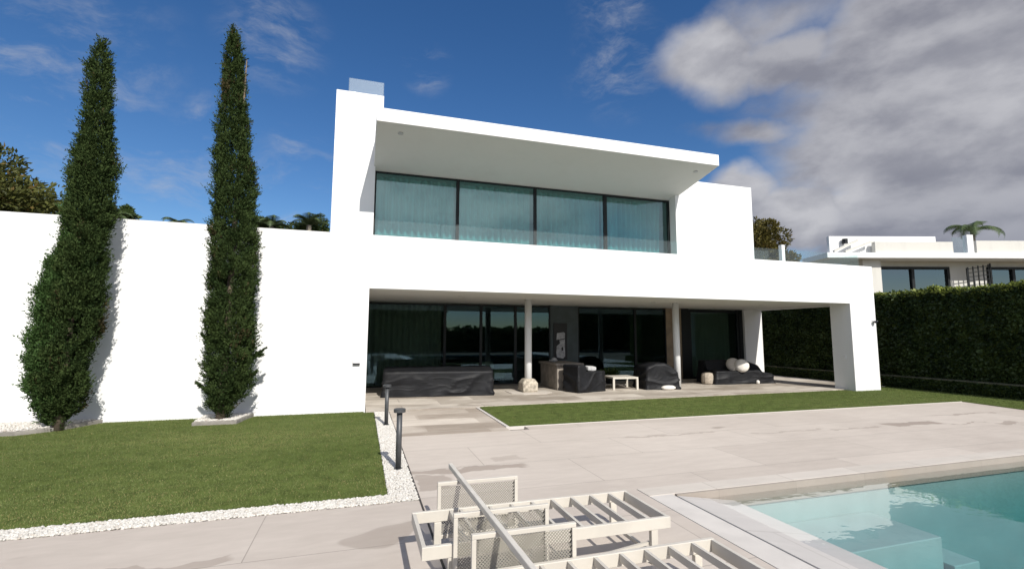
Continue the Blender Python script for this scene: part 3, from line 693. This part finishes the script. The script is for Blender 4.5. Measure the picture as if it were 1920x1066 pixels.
MB().box(-1.0, -.45, 0, 1.0, .45, .05).build('foot_frame', 'frame', t)
def cushion(loc, r, th, tilt, rz, mat, label):
    b = MB(); prof = [(0.02, -th / 2), (r * .6, -th * .48), (r * .88, -th * .3), (r, -.05 * th), (r, .05 * th), (r * .88, th * .3), (r * .6, th * .48), (.02, th / 2)]
    b.lathe(prof, 28); o = b.build('round_cushion', mat, smooth=True); o.location = loc; o.rotation_euler = (tilt, 0, rz)
    return tag(o, label, 'cushion', 'round cushions on the covered corner sofa')
cushion((12.84, 13.83, FZ + .635), .235, .26, 1.25, -.72, 'cushion', 'round cream cushion, front one of two on the covered corner sofa')
cushion((12.70, 14.08, FZ + .66), .25, .22, 1.15, -.5, 'cushion2', 'round taupe cushion half behind the cream one on the covered corner sofa')
b = MB(); b.box(-.16, -.1, 0, .16, .12, .13); b.add([], []); pd = b.build('folded_pad', 'grey_pad', bev=.035); pd.location = (6.66, 13.30, FZ + .615); pd.rotation_euler = (.12, .06, .2)
tag(pd, 'small folded grey pad lying on top of the square covered armchair', 'pad')
b = MB(); b.lathe([(.02, 0), (.15, .01), (.21, .05), (.20, .10), (.13, .14), (.02, .15)], 20); sb = b.build('sandbag', 'cushion', smooth=True); sb.location = (9.2, 13.0, FZ); sb.scale = (1.2, .7, .9)
tag(sb, 'flattened white sandbag weighing down the rounded covered armchair', 'sandbag')
b = MB(); b.lathe([(.02, 0), (.05, .01), (.065, .06), (.05, .11), (.02, .13)], 16); sb = b.build('pebble_weight', 'cushion', smooth=True); sb.location = (13.4, 13.72, FZ)
tag(sb, 'small white weight on the floor at the front of the covered corner sofa', 'weight')
# pouf
b = MB(); b.lathe([(.14, 0), (.19, .03), (.205, .10), (.205, .29), (.18, .37), (.10, .40), (.02, .402)], 12); pf_ = b.build('pouf', 'pouf', bev=.01); pf_.location = (11.62, 14.15, FZ)
tag(pf_, 'faceted beige stone stool standing left of the covered corner sofa', 'stool')
# low white table
t = thing('coffee_table', 'low white square metal table between the two covered armchairs', 'table', (7.95, 13.75, FZ), -0.12)
b = MB(); b.box(-.42, -.42, .33, .42, .42, .385); b.build('tabletop', 'pale_metal', t, bev=.006)
for sx in (-1, 1):
    for sy in (-1, 1): MB().box(sx * .39 - .03, sy * .39 - .03, 0, sx * .39 + .03, sy * .39 + .03, .329).build('leg', 'pale_metal', t)
b = MB(); b.bar((-.36, .39, .08), (.36, .39, .08), .03); b.build('stretcher', 'pale_metal', t)
# concrete outdoor kitchen
t = thing('outdoor_kitchen', 'board marked concrete kitchen counter behind the left column', 'kitchen counter', (6.2, 14.5, FZ), 0)
MB().box(-.42, -.72, 0, .42, .72, .74).build('counter_body', 'concrete', t, bev=.01)
MB().box(-.47, -.77, .743, .47, .77, .81).build('worktop', 'concrete', t, bev=.008)
for y in (-.36, .34): MB().box(-.432, y - .3, .06, -.421, y + .3, .69).build('door', 'concrete', t, bev=.004)
pl = thing('serving_dish', 'pale dish with crumpled cloth on the concrete counter', 'dish', (6.05, 14.75, FZ + .81))
b = MB(); b.lathe([(.06, 0), (.13, .03), (.15, .06), (.14, .06), (.05, .02)], 18); b.build('bowl', 'grey_pad', pl, smooth=True)
b = MB(); b.lathe([(.02, 0), (.10, .02), (.09, .08), (.03, .11)], 7, (.03, 0, .02)); b.build('cloth', 'grey_pad', pl, smooth=True)
# wall art on the dark wall
t = thing('wall_art', 'tall narrow dark panel with pale abstract shapes hung on the slate wall', 'artwork', (6.83, 15.985, 1.42))
MB().box(-.26, -.03, -.58, .26, -.001, .72).build('panel', 'art_dark', t)
b = MB(); b.prism_x([(0, 0), (0, 0), (0, 0)], 0, 0); 
def blob(pts, y0, y1):
    n_ = len(pts); vs = [(x, y0, z) for x, z in pts] + [(x, y1, z) for x, z in pts]
    fs = [tuple(range(n_)), tuple(range(n_, 2 * n_))[::-1]] + [((i + 1) % n_, i, i + n_, (i + 1) % n_ + n_) for i in range(n_)]
    return MB().add(vs, fs)
blob([(-.16, .12), (.16, .18), (.17, .36), (.12, .40), (-.14, .36)], -.045, -.031).build('pale_shape', 'art_pale', t, fix=True)
blob([(-.05, .11), (.16, .15), (.17, -.46), (.09, -.54), (-.14, -.5), (-.17, -.36), (-.15, -.1), (-.02, .0)], -.045, -.031).build('pale_shape', 'art_pale', t, fix=True)
blob([(.02, -.16), (.09, -.12), (.10, -.24), (.04, -.28)], -.052, -.046).build('dark_spot', 'art_dark', t, fix=True)
# leafy plant behind the table
pp = thing('potted_plant', 'low green leafy plant in a dark pot behind the white table', 'plant', (8.05, 14.75, FZ))
b = MB(); b.lathe([(.14, 0), (.2, .25), (.21, .32), (.17, .32)], 18); b.build('pot', 'frame', pp)
n_ = 260; ang = rng.uniform(0, 2 * PI, n_); el = rng.uniform(.1, 1.1, n_); D = np.stack([np.cos(ang) * np.cos(el), np.sin(ang) * np.cos(el), np.sin(el)], 1)
Vv, Ff = leaves(D * rng.uniform(.05, .25, (n_, 1)) * np.array([1.6, 1.2, .7]) + np.array([0, 0, .3]), D, rng.uniform(.12, .24, n_), rng.uniform(.03, .06, n_))
raw_mesh('foliage', Vv, Ff, 'green', rng.uniform(0, .85, n_), pp)
# inside the glass
t = thing('indoor_ottoman', 'pale bench with a bolster just inside the ground floor glass', 'bench', (4.45, 17.3, 0.02))
MB().box(-.62, -.4, .12, .62, .4, .38).build('seat', 'cushion', t, bev=.05)
b = MB(); b.lathe([(.02, -.35), (.13, -.34), (.15, -.3), (.15, .3), (.13, .34), (.02, .35)], 20); r_ = b.build('bolster', 'cushion', t, smooth=True); r_.rotation_euler = (0, PI / 2, 0); r_.location = (-.05, .2, .54)
for sx in (-.5, .5): MB().box(sx - .03, -.3, 0, sx + .03, .3, .12).build('leg', 'frame', t)
t = thing('indoor_shelf', 'long pale sideboard seen through the ground floor glass behind the covered sofa', 'sideboard', (3.0, 18.6, 0.02))
MB().box(-1.5, -.25, .55, 1.5, .25, .62).build('top', 'cushion', t); MB().box(-1.4, -.22, 0, 1.4, .22, .549).build('cabinet', 'tan', t)

# ------------------------------------------------------------------ path lights
def path_light(loc, label, tilt):
    t = thing('path_light', label, 'bollard light', loc, 0, 'path lights on the pebble strip')
    b = MB(); b.lathe([(.055, 0), (.055, .012)], 18); b.build('foot_plate', 'bollard', t)
    b = MB(); b.lathe([(.036, .012), (.036, .70)], 20); o = b.build('post', 'bollard', t)
    for p in o.data.polygons: p.use_smooth = len(p.vertices) == 4
    b = MB(); b.lathe([(.036, .702), (.075, .705), (.075, .745), (.068, .75)], 24); b.build('lamp_head', 'bollard', t)
    t.rotation_euler = tilt
    return t
path_light((0.50, 6.40, 0.01), 'graphite bollard light on the white pebbles, the one nearer the loungers', (0.0, 0.0, 0))
path_light((0.50, 9.51, 0.01), 'graphite bollard light on the white pebbles, the one nearer the patio', (0, 0.0, 0))

# ------------------------------------------------------------------ loungers
def make_lounger(loc, label):
    t = thing('sun_lounger', label, 'sun lounger', loc, 0, 'cushionless sun loungers on the pool deck')
    L, Wd, z = 1.88, 0.66, 0.33; h = .085
    b = MB(); b.box(0, 0, z - h, L, .03, z); b.box(0, Wd - .03, z - h, L, Wd, z); b.build('side_rail', 'pale_metal', t, bev=.004)
    MB().box(0.002, .031, z - h, .03, Wd - .031, z - .002).build('end_rail', 'pale_metal', t, bev=.004); MB().box(L - .03, .031, z - h, L - .002, Wd - .031, z - .002).build('end_rail', 'pale_metal', t, bev=.004)
    for x in [.30, .38, .62, .80, .98, 1.16, 1.34, 1.52, 1.70]:
        MB().box(x - .011, .032, z - .052, x + .011, Wd - .032, z - .004).build('slat', 'pale_metal', t)
    for x in (.20, L - .14):
        for y in (.0, Wd - .045): MB().box(x - .028, y + .004, 0, x + .028, y + .041, z - h - .001).build('leg', 'pale_metal', t, bev=.003)
    b = MB(); b.bar((L - .16, .05, .14), (L - .52, .05, .10), .022); b.bar((L - .14, .05, .06), (L - .14, Wd - .05, .06), .025); b.build('brace', 'pale_metal', t)
    for y in (-.034, Wd + .004):
        a = MB(); x0, x1, zt, w = .20, .87, .53, .028
        a.box(x0, y, zt - w, x1, y + .03, zt); a.box(x0, y + .001, .10, x0 + w, y + .029, zt - w - .001); a.box(x1 - w, y + .001, .10, x1, y + .029, zt - w - .001); a.box(x0 + w + .001, y + .002, .10, x1 - w - .001, y + .028, .10 + w)
        ao = a.build('armrest', 'pale_metal', t, bev=.003)
        p = MB(); p.box(x0 + w + .004, y + .012, .10 + w + .004, x1 - w - .004, y + .018, zt - w - .012); p.build('mesh_panel', 'mesh', ao)
        lace = MB()
        for k in range(12):
            zz = .15 + k * .029; lace.bar((x1 - w - .014, y + .009, zz), (x1 - w - .0, y + .009, zz + .014), .006); 
        lace.build('lacing', 'gap', ao)
    return t
make_lounger((0.42, 3.27, 0.002), 'cream slatted sun lounger without cushion, the whole one farther from the camera')
make_lounger((0.46, 2.21, 0.002), 'cream slatted sun lounger without cushion, the nearest one cut off by the picture edge')
b = MB(); b.bar((0.79, 4.33, .553), (0.858, 1.75, .551), .034, .042)
po = b.build('parasol_pole', 'pole', bev=.006); tag(po, 'long cream pole lying across the armrests of both sun loungers', 'pole')

# ------------------------------------------------------------------ cypresses
def interp(rows, z):
    for i in range(len(rows) - 1):
        if rows[i][0] <= z <= rows[i + 1][0]:
            k = (z - rows[i][0]) / (rows[i + 1][0] - rows[i][0]); return [rows[i][j] + (rows[i + 1][j] - rows[i][j]) * k for j in range(3)]
    return list(rows[0] if z < rows[0][0] else rows[-1])
def cypress_leaves(rows, cy, n, seed, lumps=.22, spread=1.0):
    zs = np.linspace(rows[0][0], rows[-1][0], 200); tab = np.array([interp(rows, z) for z in zs])
    w = np.maximum(tab[:, 2], .05) ; w = w / w.sum()
    z = zs[rng.choice(200, n, p=w)] + rng.normal(0, .03, n); cx = np.interp(z, zs, tab[:, 1]); R = np.interp(z, zs, tab[:, 2])
    a = rng.uniform(0, 2 * PI, n)
    nc = n // 9; cz = z[:nc]; ca = a[:nc]; pick = rng.integers(0, nc, n)          # sprigs gather in small bunches
    push = rng.normal(0, .030, nc)[pick]; shade = rng.normal(0, .15, nc)[pick]
    z = cz[pick] + rng.normal(0, .042, n); cx = np.interp(z, zs, tab[:, 1]); R = np.interp(z, zs, tab[:, 2]); a = ca[pick] + rng.normal(0, .045, n) / np.maximum(R, .06)
    l1 = np.array([noise.noise(Vector((math.cos(q) * 1.1 + seed, math.sin(q) * 1.1, zz * 1.3))) for q, zz in zip(a, z)])
    l2 = np.array([noise.noise(Vector((math.cos(q) * 2.6 + seed, math.sin(q) * 2.6, zz * 3.4))) for q, zz in zip(a, z)])
    bulge = 1 + lumps * l1 + lumps * 1.0 * l2
    rr = R * np.minimum(1.25, bulge) * (1 - .42 * rng.uniform(0, 1, n) ** 1.8)
    rr = rr * .74 - .01 + push * np.minimum(1, R / .2)
    P = np.stack([cx + rr * np.cos(a), cy + rr * np.sin(a), z - .16 * np.clip((z - 2) / 5, 0, 1)], 1)
    out = np.stack([np.cos(a), np.sin(a), np.zeros(n)], 1)
    base = unit(out * .55 + np.array([0, 0, .95]) + rng.normal(0, .30, (n, 3)))
    k = 8                                                  # eight small scales along each upright sprig
    st = np.tile(np.linspace(0, 1, k), n)[:, None] * np.repeat(rng.uniform(.07, .17, n), k)[:, None]
    PP = np.repeat(P, k, 0) + np.repeat(base, k, 0) * st + rng.normal(0, .011, (n * k, 3)); DD = np.repeat(base, k, 0) + rng.normal(0, .42, (n * k, 3))
    Vv, Ff = leaves(PP, DD, rng.uniform(.030, .062, n * k) * spread, rng.uniform(.014, .026, n * k) * spread)
    tint = np.clip(np.repeat(rng.uniform(0, .4, n) + shade + .30 * l2 + .2, k) + rng.normal(0, .1, n * k), 0, .85)
    brown = np.repeat((l1 + rng.normal(0, .2, n)) > .62, k); tint[brown] = 1.0
    return Vv, Ff, tint
C1 = [(0.10, -5.02, .10), (0.28, -5.04, .30), (0.55, -5.03, .40), (1.0, -4.99, .43), (1.93, -4.95, .42), (2.88, -4.90, .40), (3.87, -4.86, .36), (4.87, -4.86, .34), (5.39, -4.89, .29), (5.92, -4.90, .235), (6.44, -4.93, .21), (6.99, -4.93, .14), (7.34, -4.92, .02)]
C1b = [(0.14, -5.10, .08), (0.4, -5.17, .28), (1.0, -5.24, .33), (1.93, -5.24, .30), (2.6, -5.22, .25), (3.05, -5.2, .12), (3.3, -5.17, .02)]
C1c = [(2.0, -5.08, .28), (3.2, -5.0, .30), (4.2, -5.0, .24), (4.9, -5.05, .10), (5.3, -5.06, .03)]
C2 = [(0.16, -2.50, .10), (0.30, -2.53, .26), (0.55, -2.44, .42), (0.95, -2.42, .47), (1.45, -2.41, .50), (1.96, -2.45, .48), (3.0, -2.47, .45), (4.06, -2.51, .42), (5.14, -2.57, .39), (5.69, -2.6, .33), (6.26, -2.65, .25), (6.83, -2.66, .22), (7.41, -2.7, .17), (8.03, -2.74, .02)]
CY = 10.55
def cypress(label, x, parts, hgt, seed, sprigs):
    t = thing('cypress', label, 'cypress', (x, CY, 0.05), 0, 'cypresses in front of the garden wall', world=True)
    MB().tube([(x, CY, .02), (x + .01, CY, .5), (x + .03, CY, hgt * .5), (x + .05, CY, hgt * .93)], [.085, .07, .045, .01], 10).build('trunk', 'bark', t, smooth=True)
    for rows, dy, n, mat, lab in parts:
        Vv, Ff, ti = cypress_leaves(rows, CY + dy, n, seed, .33); o = raw_mesh('crown', Vv, Ff, mat, ti, t)
        if lab: o['label'] = lab
    # loose side sprigs
    Vs, Fs, Ts = [], [], []; off = 0
    for (sx, sz, ex, ez) in sprigs:
        n = 420; u = np.linspace(0, 1, n); P = np.stack([sx + (ex - sx) * u, np.full(n, CY), sz + (ez - sz) * u], 1) + rng.normal(0, .022, (n, 3)) * (1.15 - u)[:, None]
        D = np.array([ex - sx, 0, ez - sz]) + rng.normal(0, .16, (n, 3)); Vv, Ff = leaves(P, D, rng.uniform(.035, .07, n), rng.uniform(.015, .026, n)); raw_mesh('side_sprig', Vv, Ff, parts[0][3], rng.uniform(0, .7, n), t)
    return t
cypress('tall dark cypress with a fresh green lower side, left of the two', -5.02, [(C1, 0, 15000, 'cypress', None), (C1b, -.02, 6500, 'cypress_b', 'fresh green lower growth'), (C1c, .05, 3600, 'cypress_b', 'fresh green side growth')], 7.3, 1.0, [])
cypress('tall dark slender cypress with ragged sprigs low on its right, right of the two', -2.52, [(C2, 0, 17000, 'cypress', None)], 7.9, 9.0,
        [(-2.15, 1.15, -1.82, 1.42), (-2.15, 1.25, -1.86, 1.30), (-2.72, 1.45, -2.92, 1.70), (-2.72, .58, -2.95, .78), (-2.12, .78, -1.95, .98)])
def tree_bed(label, poly, name='tree_bed'):
    cx = sum(p[0] for p in poly) / len(poly); cy = sum(p[1] for p in poly) / len(poly)
    t = thing(name, label, 'planting bed', (cx, cy, 0), 0, 'kerbed planting beds along the garden wall', world=True)
    MB().prism_z(poly, -.05, .075).build('kerb', 'kerb', t, bev=.008)
    ins = [(cx + (x - cx) * .93, cy + (y - cy) * .90) for x, y in poly]
    MB().prism_z(ins, .076, .082).build('pebble_base', 'chan', t)
    pebbles(ins, 3800, .084, 'pebble_fill', t, (.012, .026))
tree_bed('low kerbed bed of white pebbles round the foot of the left cypress', [(-7.8, 10.22), (-5.42, 10.22), (-5.0, 10.50), (-4.66, 11.24), (-7.8, 11.24)])
tree_bed('small square kerbed bed of white pebbles round the foot of the right cypress', [(-2.94, 10.38), (-2.2, 10.38), (-2.07, 11.24), (-2.94, 11.24)])

# ------------------------------------------------------------------ ivy hedge on the right
H_ = thing('ivy_hedge', 'tall dark ivy clad boundary wall with sunlit top, right of the villa', 'hedge', (17.9, 12, 0), world=True)
MB().box(17.60, 3.0, -.05, 18.1, 27, 3.08).build('wall', 'soil', H_)
MB().box(17.22, 3.0, -.05, 17.58, 27, .36).build('planter_wall', 'soil', H_)
MB().box(17.18, 3.0, .365, 17.56, 27, .40).build('ledge', 'dark_kerb', H_)
n = 52000; y = rng.uniform(4.5, 26, n); z = rng.uniform(.42, 3.15, n)
bl = np.array([noise.noise(Vector((0, b_ * .9, c_ * .9))) + .6 * noise.noise(Vector((3, b_ * 2.4, c_ * 2.4))) for b_, c_ in zip(y, z)])
P = np.stack([17.54 + .15 * bl * -1 - rng.uniform(0, .10, n), y, z], 1); D = np.stack([-np.ones(n) * .6, rng.normal(0, .6, n), rng.normal(-.35, .5, n)], 1)
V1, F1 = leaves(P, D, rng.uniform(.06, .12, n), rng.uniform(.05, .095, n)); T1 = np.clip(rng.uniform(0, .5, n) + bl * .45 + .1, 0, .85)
n = 19000; y = rng.uniform(4.5, 26, n); bl = np.array([noise.noise(Vector((7, b_ * .8, 0))) + .5 * noise.noise(Vector((1, b_ * 2.7, 0))) for b_ in y])
P = np.stack([rng.uniform(17.42, 18.2, n), y, 3.08 + .10 * bl + rng.uniform(-.08, .13, n)], 1); D = np.stack([rng.normal(-.2, .6, n), rng.normal(0, .6, n), np.ones(n) * .7], 1)
V2, F2 = leaves(P, D, rng.uniform(.06, .13, n), rng.uniform(.05, .09, n)); T2 = np.clip(rng.uniform(.1, .85, n), 0, .85); T2[rng.uniform(size=n) < .75] = 1  # most top leaves take the lightest tint: sunlight painted into their colour
n = 9000; y = rng.uniform(4.5, 24, n); P = np.stack([17.2 - rng.uniform(0, .06, n), y, rng.uniform(0, .35, n)], 1); D = np.stack([-np.ones(n) * .6, rng.normal(0, .6, n), rng.normal(.1, .5, n)], 1)
V3, F3 = leaves(P, D, rng.uniform(.05, .10, n), rng.uniform(.04, .07, n)); T3 = rng.uniform(0, .6, n)
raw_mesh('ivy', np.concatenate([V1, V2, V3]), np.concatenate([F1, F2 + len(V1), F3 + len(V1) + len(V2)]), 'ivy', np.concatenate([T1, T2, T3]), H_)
# shrub by the corner pillar
sh = thing('corner_shrub', 'small dark dry shrub between the corner pillar and the ivy hedge', 'shrub', (16.45, 11.9, 0.0))
n = 900; a = rng.uniform(0, 2 * PI, n); r = rng.uniform(0, .22, n); zz = rng.uniform(.05, .42, n)
Vv, Ff = leaves(np.stack([r * np.cos(a) * (1.1 - zz), r * np.sin(a) * (1.1 - zz), zz], 1), np.stack([np.cos(a), np.sin(a), np.ones(n)], 1) + rng.normal(0, .4, (n, 3)), rng.uniform(.04, .09, n), rng.uniform(.02, .04, n)); raw_mesh('foliage', Vv, Ff, 'olive', rng.uniform(0, .7, n), sh)
b = MB()
for k in range(6): a = k; b.tube([(0, 0, 0), (.08 * math.cos(a), .08 * math.sin(a), .25), (.12 * math.cos(a + .4), .12 * math.sin(a + .4), .5)], [.008, .006, .002], 5)
b.build('stem', 'bark', sh)

# ------------------------------------------------------------------ trees beyond
def broadleaf(loc, rad, hgt, label, mat, n, leaf=.16, group='trees beyond the walls', clumps=26, sq=.8):
    t = thing('broadleaf_tree', label, 'tree', loc, 0, group)
    tr = MB(); tr.tube([(0, 0, 0), (.1, 0, hgt * .3), (0, .1, hgt * .6)], [rad * .09, rad * .07, rad * .04], 9)
    cs = []
    for k in range(clumps):
        d = Vector((random.gauss(0, 1), random.gauss(0, 1), random.gauss(0, .9))).normalized() * rad * random.uniform(.35, .85)
        c = Vector((d.x, d.y, hgt - rad * sq + d.z * sq)); cs.append((c, rad * random.uniform(.22, .42)))
        if k % 3 == 0: tr.tube([(0, .05, hgt * .45), c * .6 + Vector((0, 0, hgt * .2)), c], [rad * .04, rad * .025, rad * .008], 6)
    tr.build('trunk', 'bark', t)
    Vs = []; T = []
    for c, r in cs:
        m_ = n // clumps; d = unit(rng.normal(size=(m_, 3))); rr = r * (.45 + .55 * rng.uniform(0, 1, m_) ** .5)[:, None]
        P = np.array(c) + d * rr * np.array([1, 1, .75]); D = d + rng.normal(0, .6, (m_, 3)) + np.array([0, 0, .2])
        Vv, _ = leaves(P, D, rng.uniform(.6, 1.3, m_) * leaf, rng.uniform(.35, .6, m_) * leaf); Vs.append(Vv); T.append(np.clip(rng.uniform(0, .6, m_) + random.uniform(-.1, .25), 0, .84))
    V = np.concatenate(Vs); Tt = np.concatenate(T); Tt[rng.uniform(size=len(Tt)) < .05] = 1
    raw_mesh('crown', V, np.arange(len(V)).reshape(-1, 4), mat, Tt, t); return t
broadleaf((-15.9, 26, 0), 3.6, 9.6, 'olive green broad tree rising above the garden wall at the left edge', 'olive_green', 52000, .24, clumps=110, sq=1.0)
broadleaf((30.2, 30.6, 0), 2.6, 11.3, 'brownish green tree between the villa upper floor and the neighbouring house', 'olive', 11000, .26, sq=1.0)
broadleaf((33.4, 32, 0), 1.8, 9.9, 'smaller brownish tree beside the taller one right of the villa upper floor', 'olive', 6000, .24, sq=1.0)
broadleaf((48.0, 30, 0), 4.6, 9.6, 'low dark tree behind the roof of the neighbouring house at the right edge', 'green', 9000, .26, sq=.7)

broadleaf((-3.1, 31.5, 0), 1.5, 9.25, 'low green tree top over the garden wall, close beside the villa chimney wall', 'green', 6000, .2, clumps=24, sq=1.0)
broadleaf((-5.5, 31.8, 0), 1.4, 9.1, 'low green tree top over the garden wall, beside the right cypress', 'green', 6000, .2, clumps=24, sq=1.0)
broadleaf((-12.6, 31, 0), .8, 8.75, 'small green tree top over the garden wall, beside the left cypress', 'green', 2500, .2, clumps=14, sq=1.0)

def palm(loc, hgt, fl, nf, label, group, droop=1.0):
    t = thing('palm_tree', label, 'palm', loc, 0, group)
    MB().tube([(0, 0, 0), (.1, 0, hgt * .5), (0, 0, hgt)], [.2, .16, .14], 10).build('trunk', 'palm_bark', t, smooth=True)
    for k in range(nf):
        a = 2 * PI * k / nf + random.uniform(-.25, .25); e0 = random.uniform(.25, 1.25); L = fl * random.uniform(.8, 1.1)
        pts = []; p = Vector((0, 0, hgt)); e = e0; ns = 12
        for i in range(ns + 1):
            pts.append(p.copy()); p = p + Vector((math.cos(a) * math.cos(e), math.sin(a) * math.cos(e), math.sin(e))) * (L / ns); e -= droop * (.09 + .02 * i) 
        Vs = []; F = []; T = []
        def quad(q): o = len(Vs); Vs.extend(q); F.append((o, o + 1, o + 2, o + 3)); T.append(random.uniform(0, .8))
        side = Vector((-math.sin(a), math.cos(a), 0))
        for i in range(ns):
            w = .025 * (1 - i / ns) + .004
            quad([pts[i] - side * w, pts[i] + side * w, pts[i + 1] + side * w * .8, pts[i + 1] - side * w * .8])
            for sgn in (-1, 1):
                for s_ in (0, .33, .66):
                    q = pts[i].lerp(pts[i + 1], s_); d = (pts[i + 1] - pts[i]).normalized(); u = (i + s_) / ns
                    ll = fl * .28 * math.sin(PI * min(1, .12 + u * .95)) + .04
                    tip = q + (side * sgn * .85 + d * .55 + Vector((0, 0, -.35))).normalized() * ll * random.uniform(.85, 1.1); wv = d * .028 * fl * .5
                    quad([q - wv, q + wv, tip + wv * .2, tip - wv * .2])
        raw_mesh('frond', np.array([tuple(v) for v in Vs]), np.array(F), 'frond', T, t)
    return t
palm((46.0, 24.6, 0.0), 10.1, 2.5, 10, 'grey green feather palm behind the flat roof of the neighbouring house', 'palms beyond the buildings', 1.1)
for (x, y, h, fl, nf, lab) in [(-3.2, 30, 8.1, 1.5, 12, 'palm crown just showing over the garden wall beside the villa chimney wall'), (-5.3, 30.5, 8.0, 1.5, 12, 'palm tips over the garden wall just right of the right cypress'),
                       (-9.9, 30, 7.75, 1.1, 9, 'tiny palm tip over the garden wall halfway between the cypresses'), (-8.2, 30.8, 7.45, .8, 8, 'tiny palm tip over the garden wall just left of the right cypress'), (-12.7, 30, 7.85, 1.2, 9, 'palm tip over the garden wall just right of the left cypress')]:
    palm((x, y, 0), h, fl, nf, lab, 'palms beyond the buildings', 1.0)

# ------------------------------------------------------------------ neighbouring house
N_ = thing('neighbouring_house', 'low white modern house with flat roof behind the ivy hedge', 'house', (27.77, 22.35, 0), -0.3037)
MB().box(0, 0, 6.62, 19, 2.6, 6.96).build('roof', 'white', N_, bev=.02)
MB().box(2.63, .6, 0, 3.78, 2.59, 6.615).build('wall', 'off_white', N_)
b = MB(); b.box(3.781, 1.4, 6.26, 18.5, 2.58, 6.615); b.box(8.82, 1.4, 0, 11.3, 2.58, 6.259); b.box(3.781, 1.4, 0, 8.819, 2.58, 4.0); b.box(11.301, 1.4, 0, 18.5, 2.58, 4.0); b.build('wall', 'off_white', N_)
MB().box(2.7, 2.6, 0, 18.6, 9, 6.2).build('rear_wall', 'off_white', N_)
def nwin(x0, x1, mids):
    f = MB(); f.box(x0, 1.30, 4.0, x0 + .26, 1.42, 6.26); f.box(x1 - .16, 1.30, 4.0, x1, 1.42, 6.26); f.box(x0 + .26, 1.303, 6.1, x1 - .16, 1.41, 6.26)
    for mx_ in mids: f.box(mx_ - .09, 1.303, 4.0, mx_ + .09, 1.41, 6.1)
    fo = f.build('window', 'frame', N_); MB().box(x0 + .27, 1.42, 4.0, x1 - .17, 1.44, 6.095).build('pane', 'pane_far', fo)
    MB().box(x0, 2.3, 4.0, x1, 2.35, 6.255).build('room_back', 'dark_wall', fo)
nwin(3.79, 8.81, [6.4]); nwin(11.31, 18.4, [13.0, 15.2])
MB().box(.64, .7, 6.961, 7.53, .95, 8.14).build('roof_upstand', 'white', N_, bev=.01)
MB().box(3.2, .2, 6.961, 8.15, .5, 7.70).build('parapet', 'off_white', N_, bev=.01); MB().box(9.64, .2, 6.961, 19, .5, 7.78).build('parapet', 'off_white', N_, bev=.01)
MB().bar((.5, .12, 7.05), (2.2, .30, 7.80), .16, .12).build('roof_stair', 'off_white', N_); MB().bar((1.2, .12, 7.02), (3.1, .30, 7.72), .16, .12).build('roof_stair', 'off_white', N_)
b = MB(); b.lathe([(.16, 0), (.16, .3)], 12, (1.52, .5, 7.62)); b.build('roof_vent', 'frame', N_)
MB().box(8.2, .3, 6.961, 9.0, .33, 8.0).build('glass_screen', 'clear', N_)
MB().box(9.07, .2, 6.961, 9.47, .5, 8.16).build('chimney', 'white', N_, bev=.01)
t = thing('trellis', 'dark lattice trellis standing before the neighbouring house wall between its windows', 'trellis', (36.94, 20.42, 3.3), -0.3037)
b = MB()
for k in range(5): b.bar((.1 + k * .33, -.2, 0), (.1 + k * .33, -.2, 2.85 + .05 * k), .05)
for k in range(8): b.bar((.05, -.2, .9 + k * .26), (1.5, -.2, 1.0 + k * .28), .04)
b.build('lattice', 'frame', t); b = MB(); b.bar((0, -.22, 0), (0, -.22, 2.8), .06); b.bar((1.52, -.22, 0), (1.52, -.22, 3.1), .06); b.build('frame', 'frame', t)

# ------------------------------------------------------------------ the garden behind the camera, mirrored in the glass
n = 34000; xs = rng.uniform(-28, 40, n)
tops = np.array([(2.35 if 8.4 < q < 21.5 else 4.9) + .5 * noise.noise(Vector((q * .5, 0, 3))) + .35 * noise.noise(Vector((q * 1.7, 4, 3))) for q in xs])
P = np.stack([xs, -19 + rng.uniform(-1, 1, n), rng.uniform(0, 1, n) ** .9 * tops], 1); Vv, Ff = leaves(P, rng.normal(0, 1, (n, 3)) + np.array([0, .4, .3]), rng.uniform(.3, .55, n), rng.uniform(.2, .4, n))
hx = np.linspace(-28, 40, 137); ht = np.array([(2.1 if 8.4 < q < 21.5 else 4.6) + .5 * noise.noise(Vector((q * .5, 0, 3))) + .35 * noise.noise(Vector((q * 1.7, 4, 3))) for q in hx])
Vc = np.concatenate([np.stack([hx, np.full(137, yy), zz], 1) for yy, zz in ((-19.3, hx * 0), (-19.3, ht), (-20.3, ht), (-20.3, hx * 0))]); q = np.arange(136)
Fc = np.concatenate([np.stack([q + a * 137, q + a * 137 + 1, q + b_ * 137 + 1, q + b_ * 137], 1) for a, b_ in ((1, 0), (2, 1), (3, 2))])
go = raw_mesh('garden_trees', np.concatenate([Vv, Vc]), np.concatenate([Ff, Fc + len(Vv)]), 'green', np.concatenate([rng.uniform(0, .85, n), np.full(len(Fc), .2)])); struct(go, 'stuff')
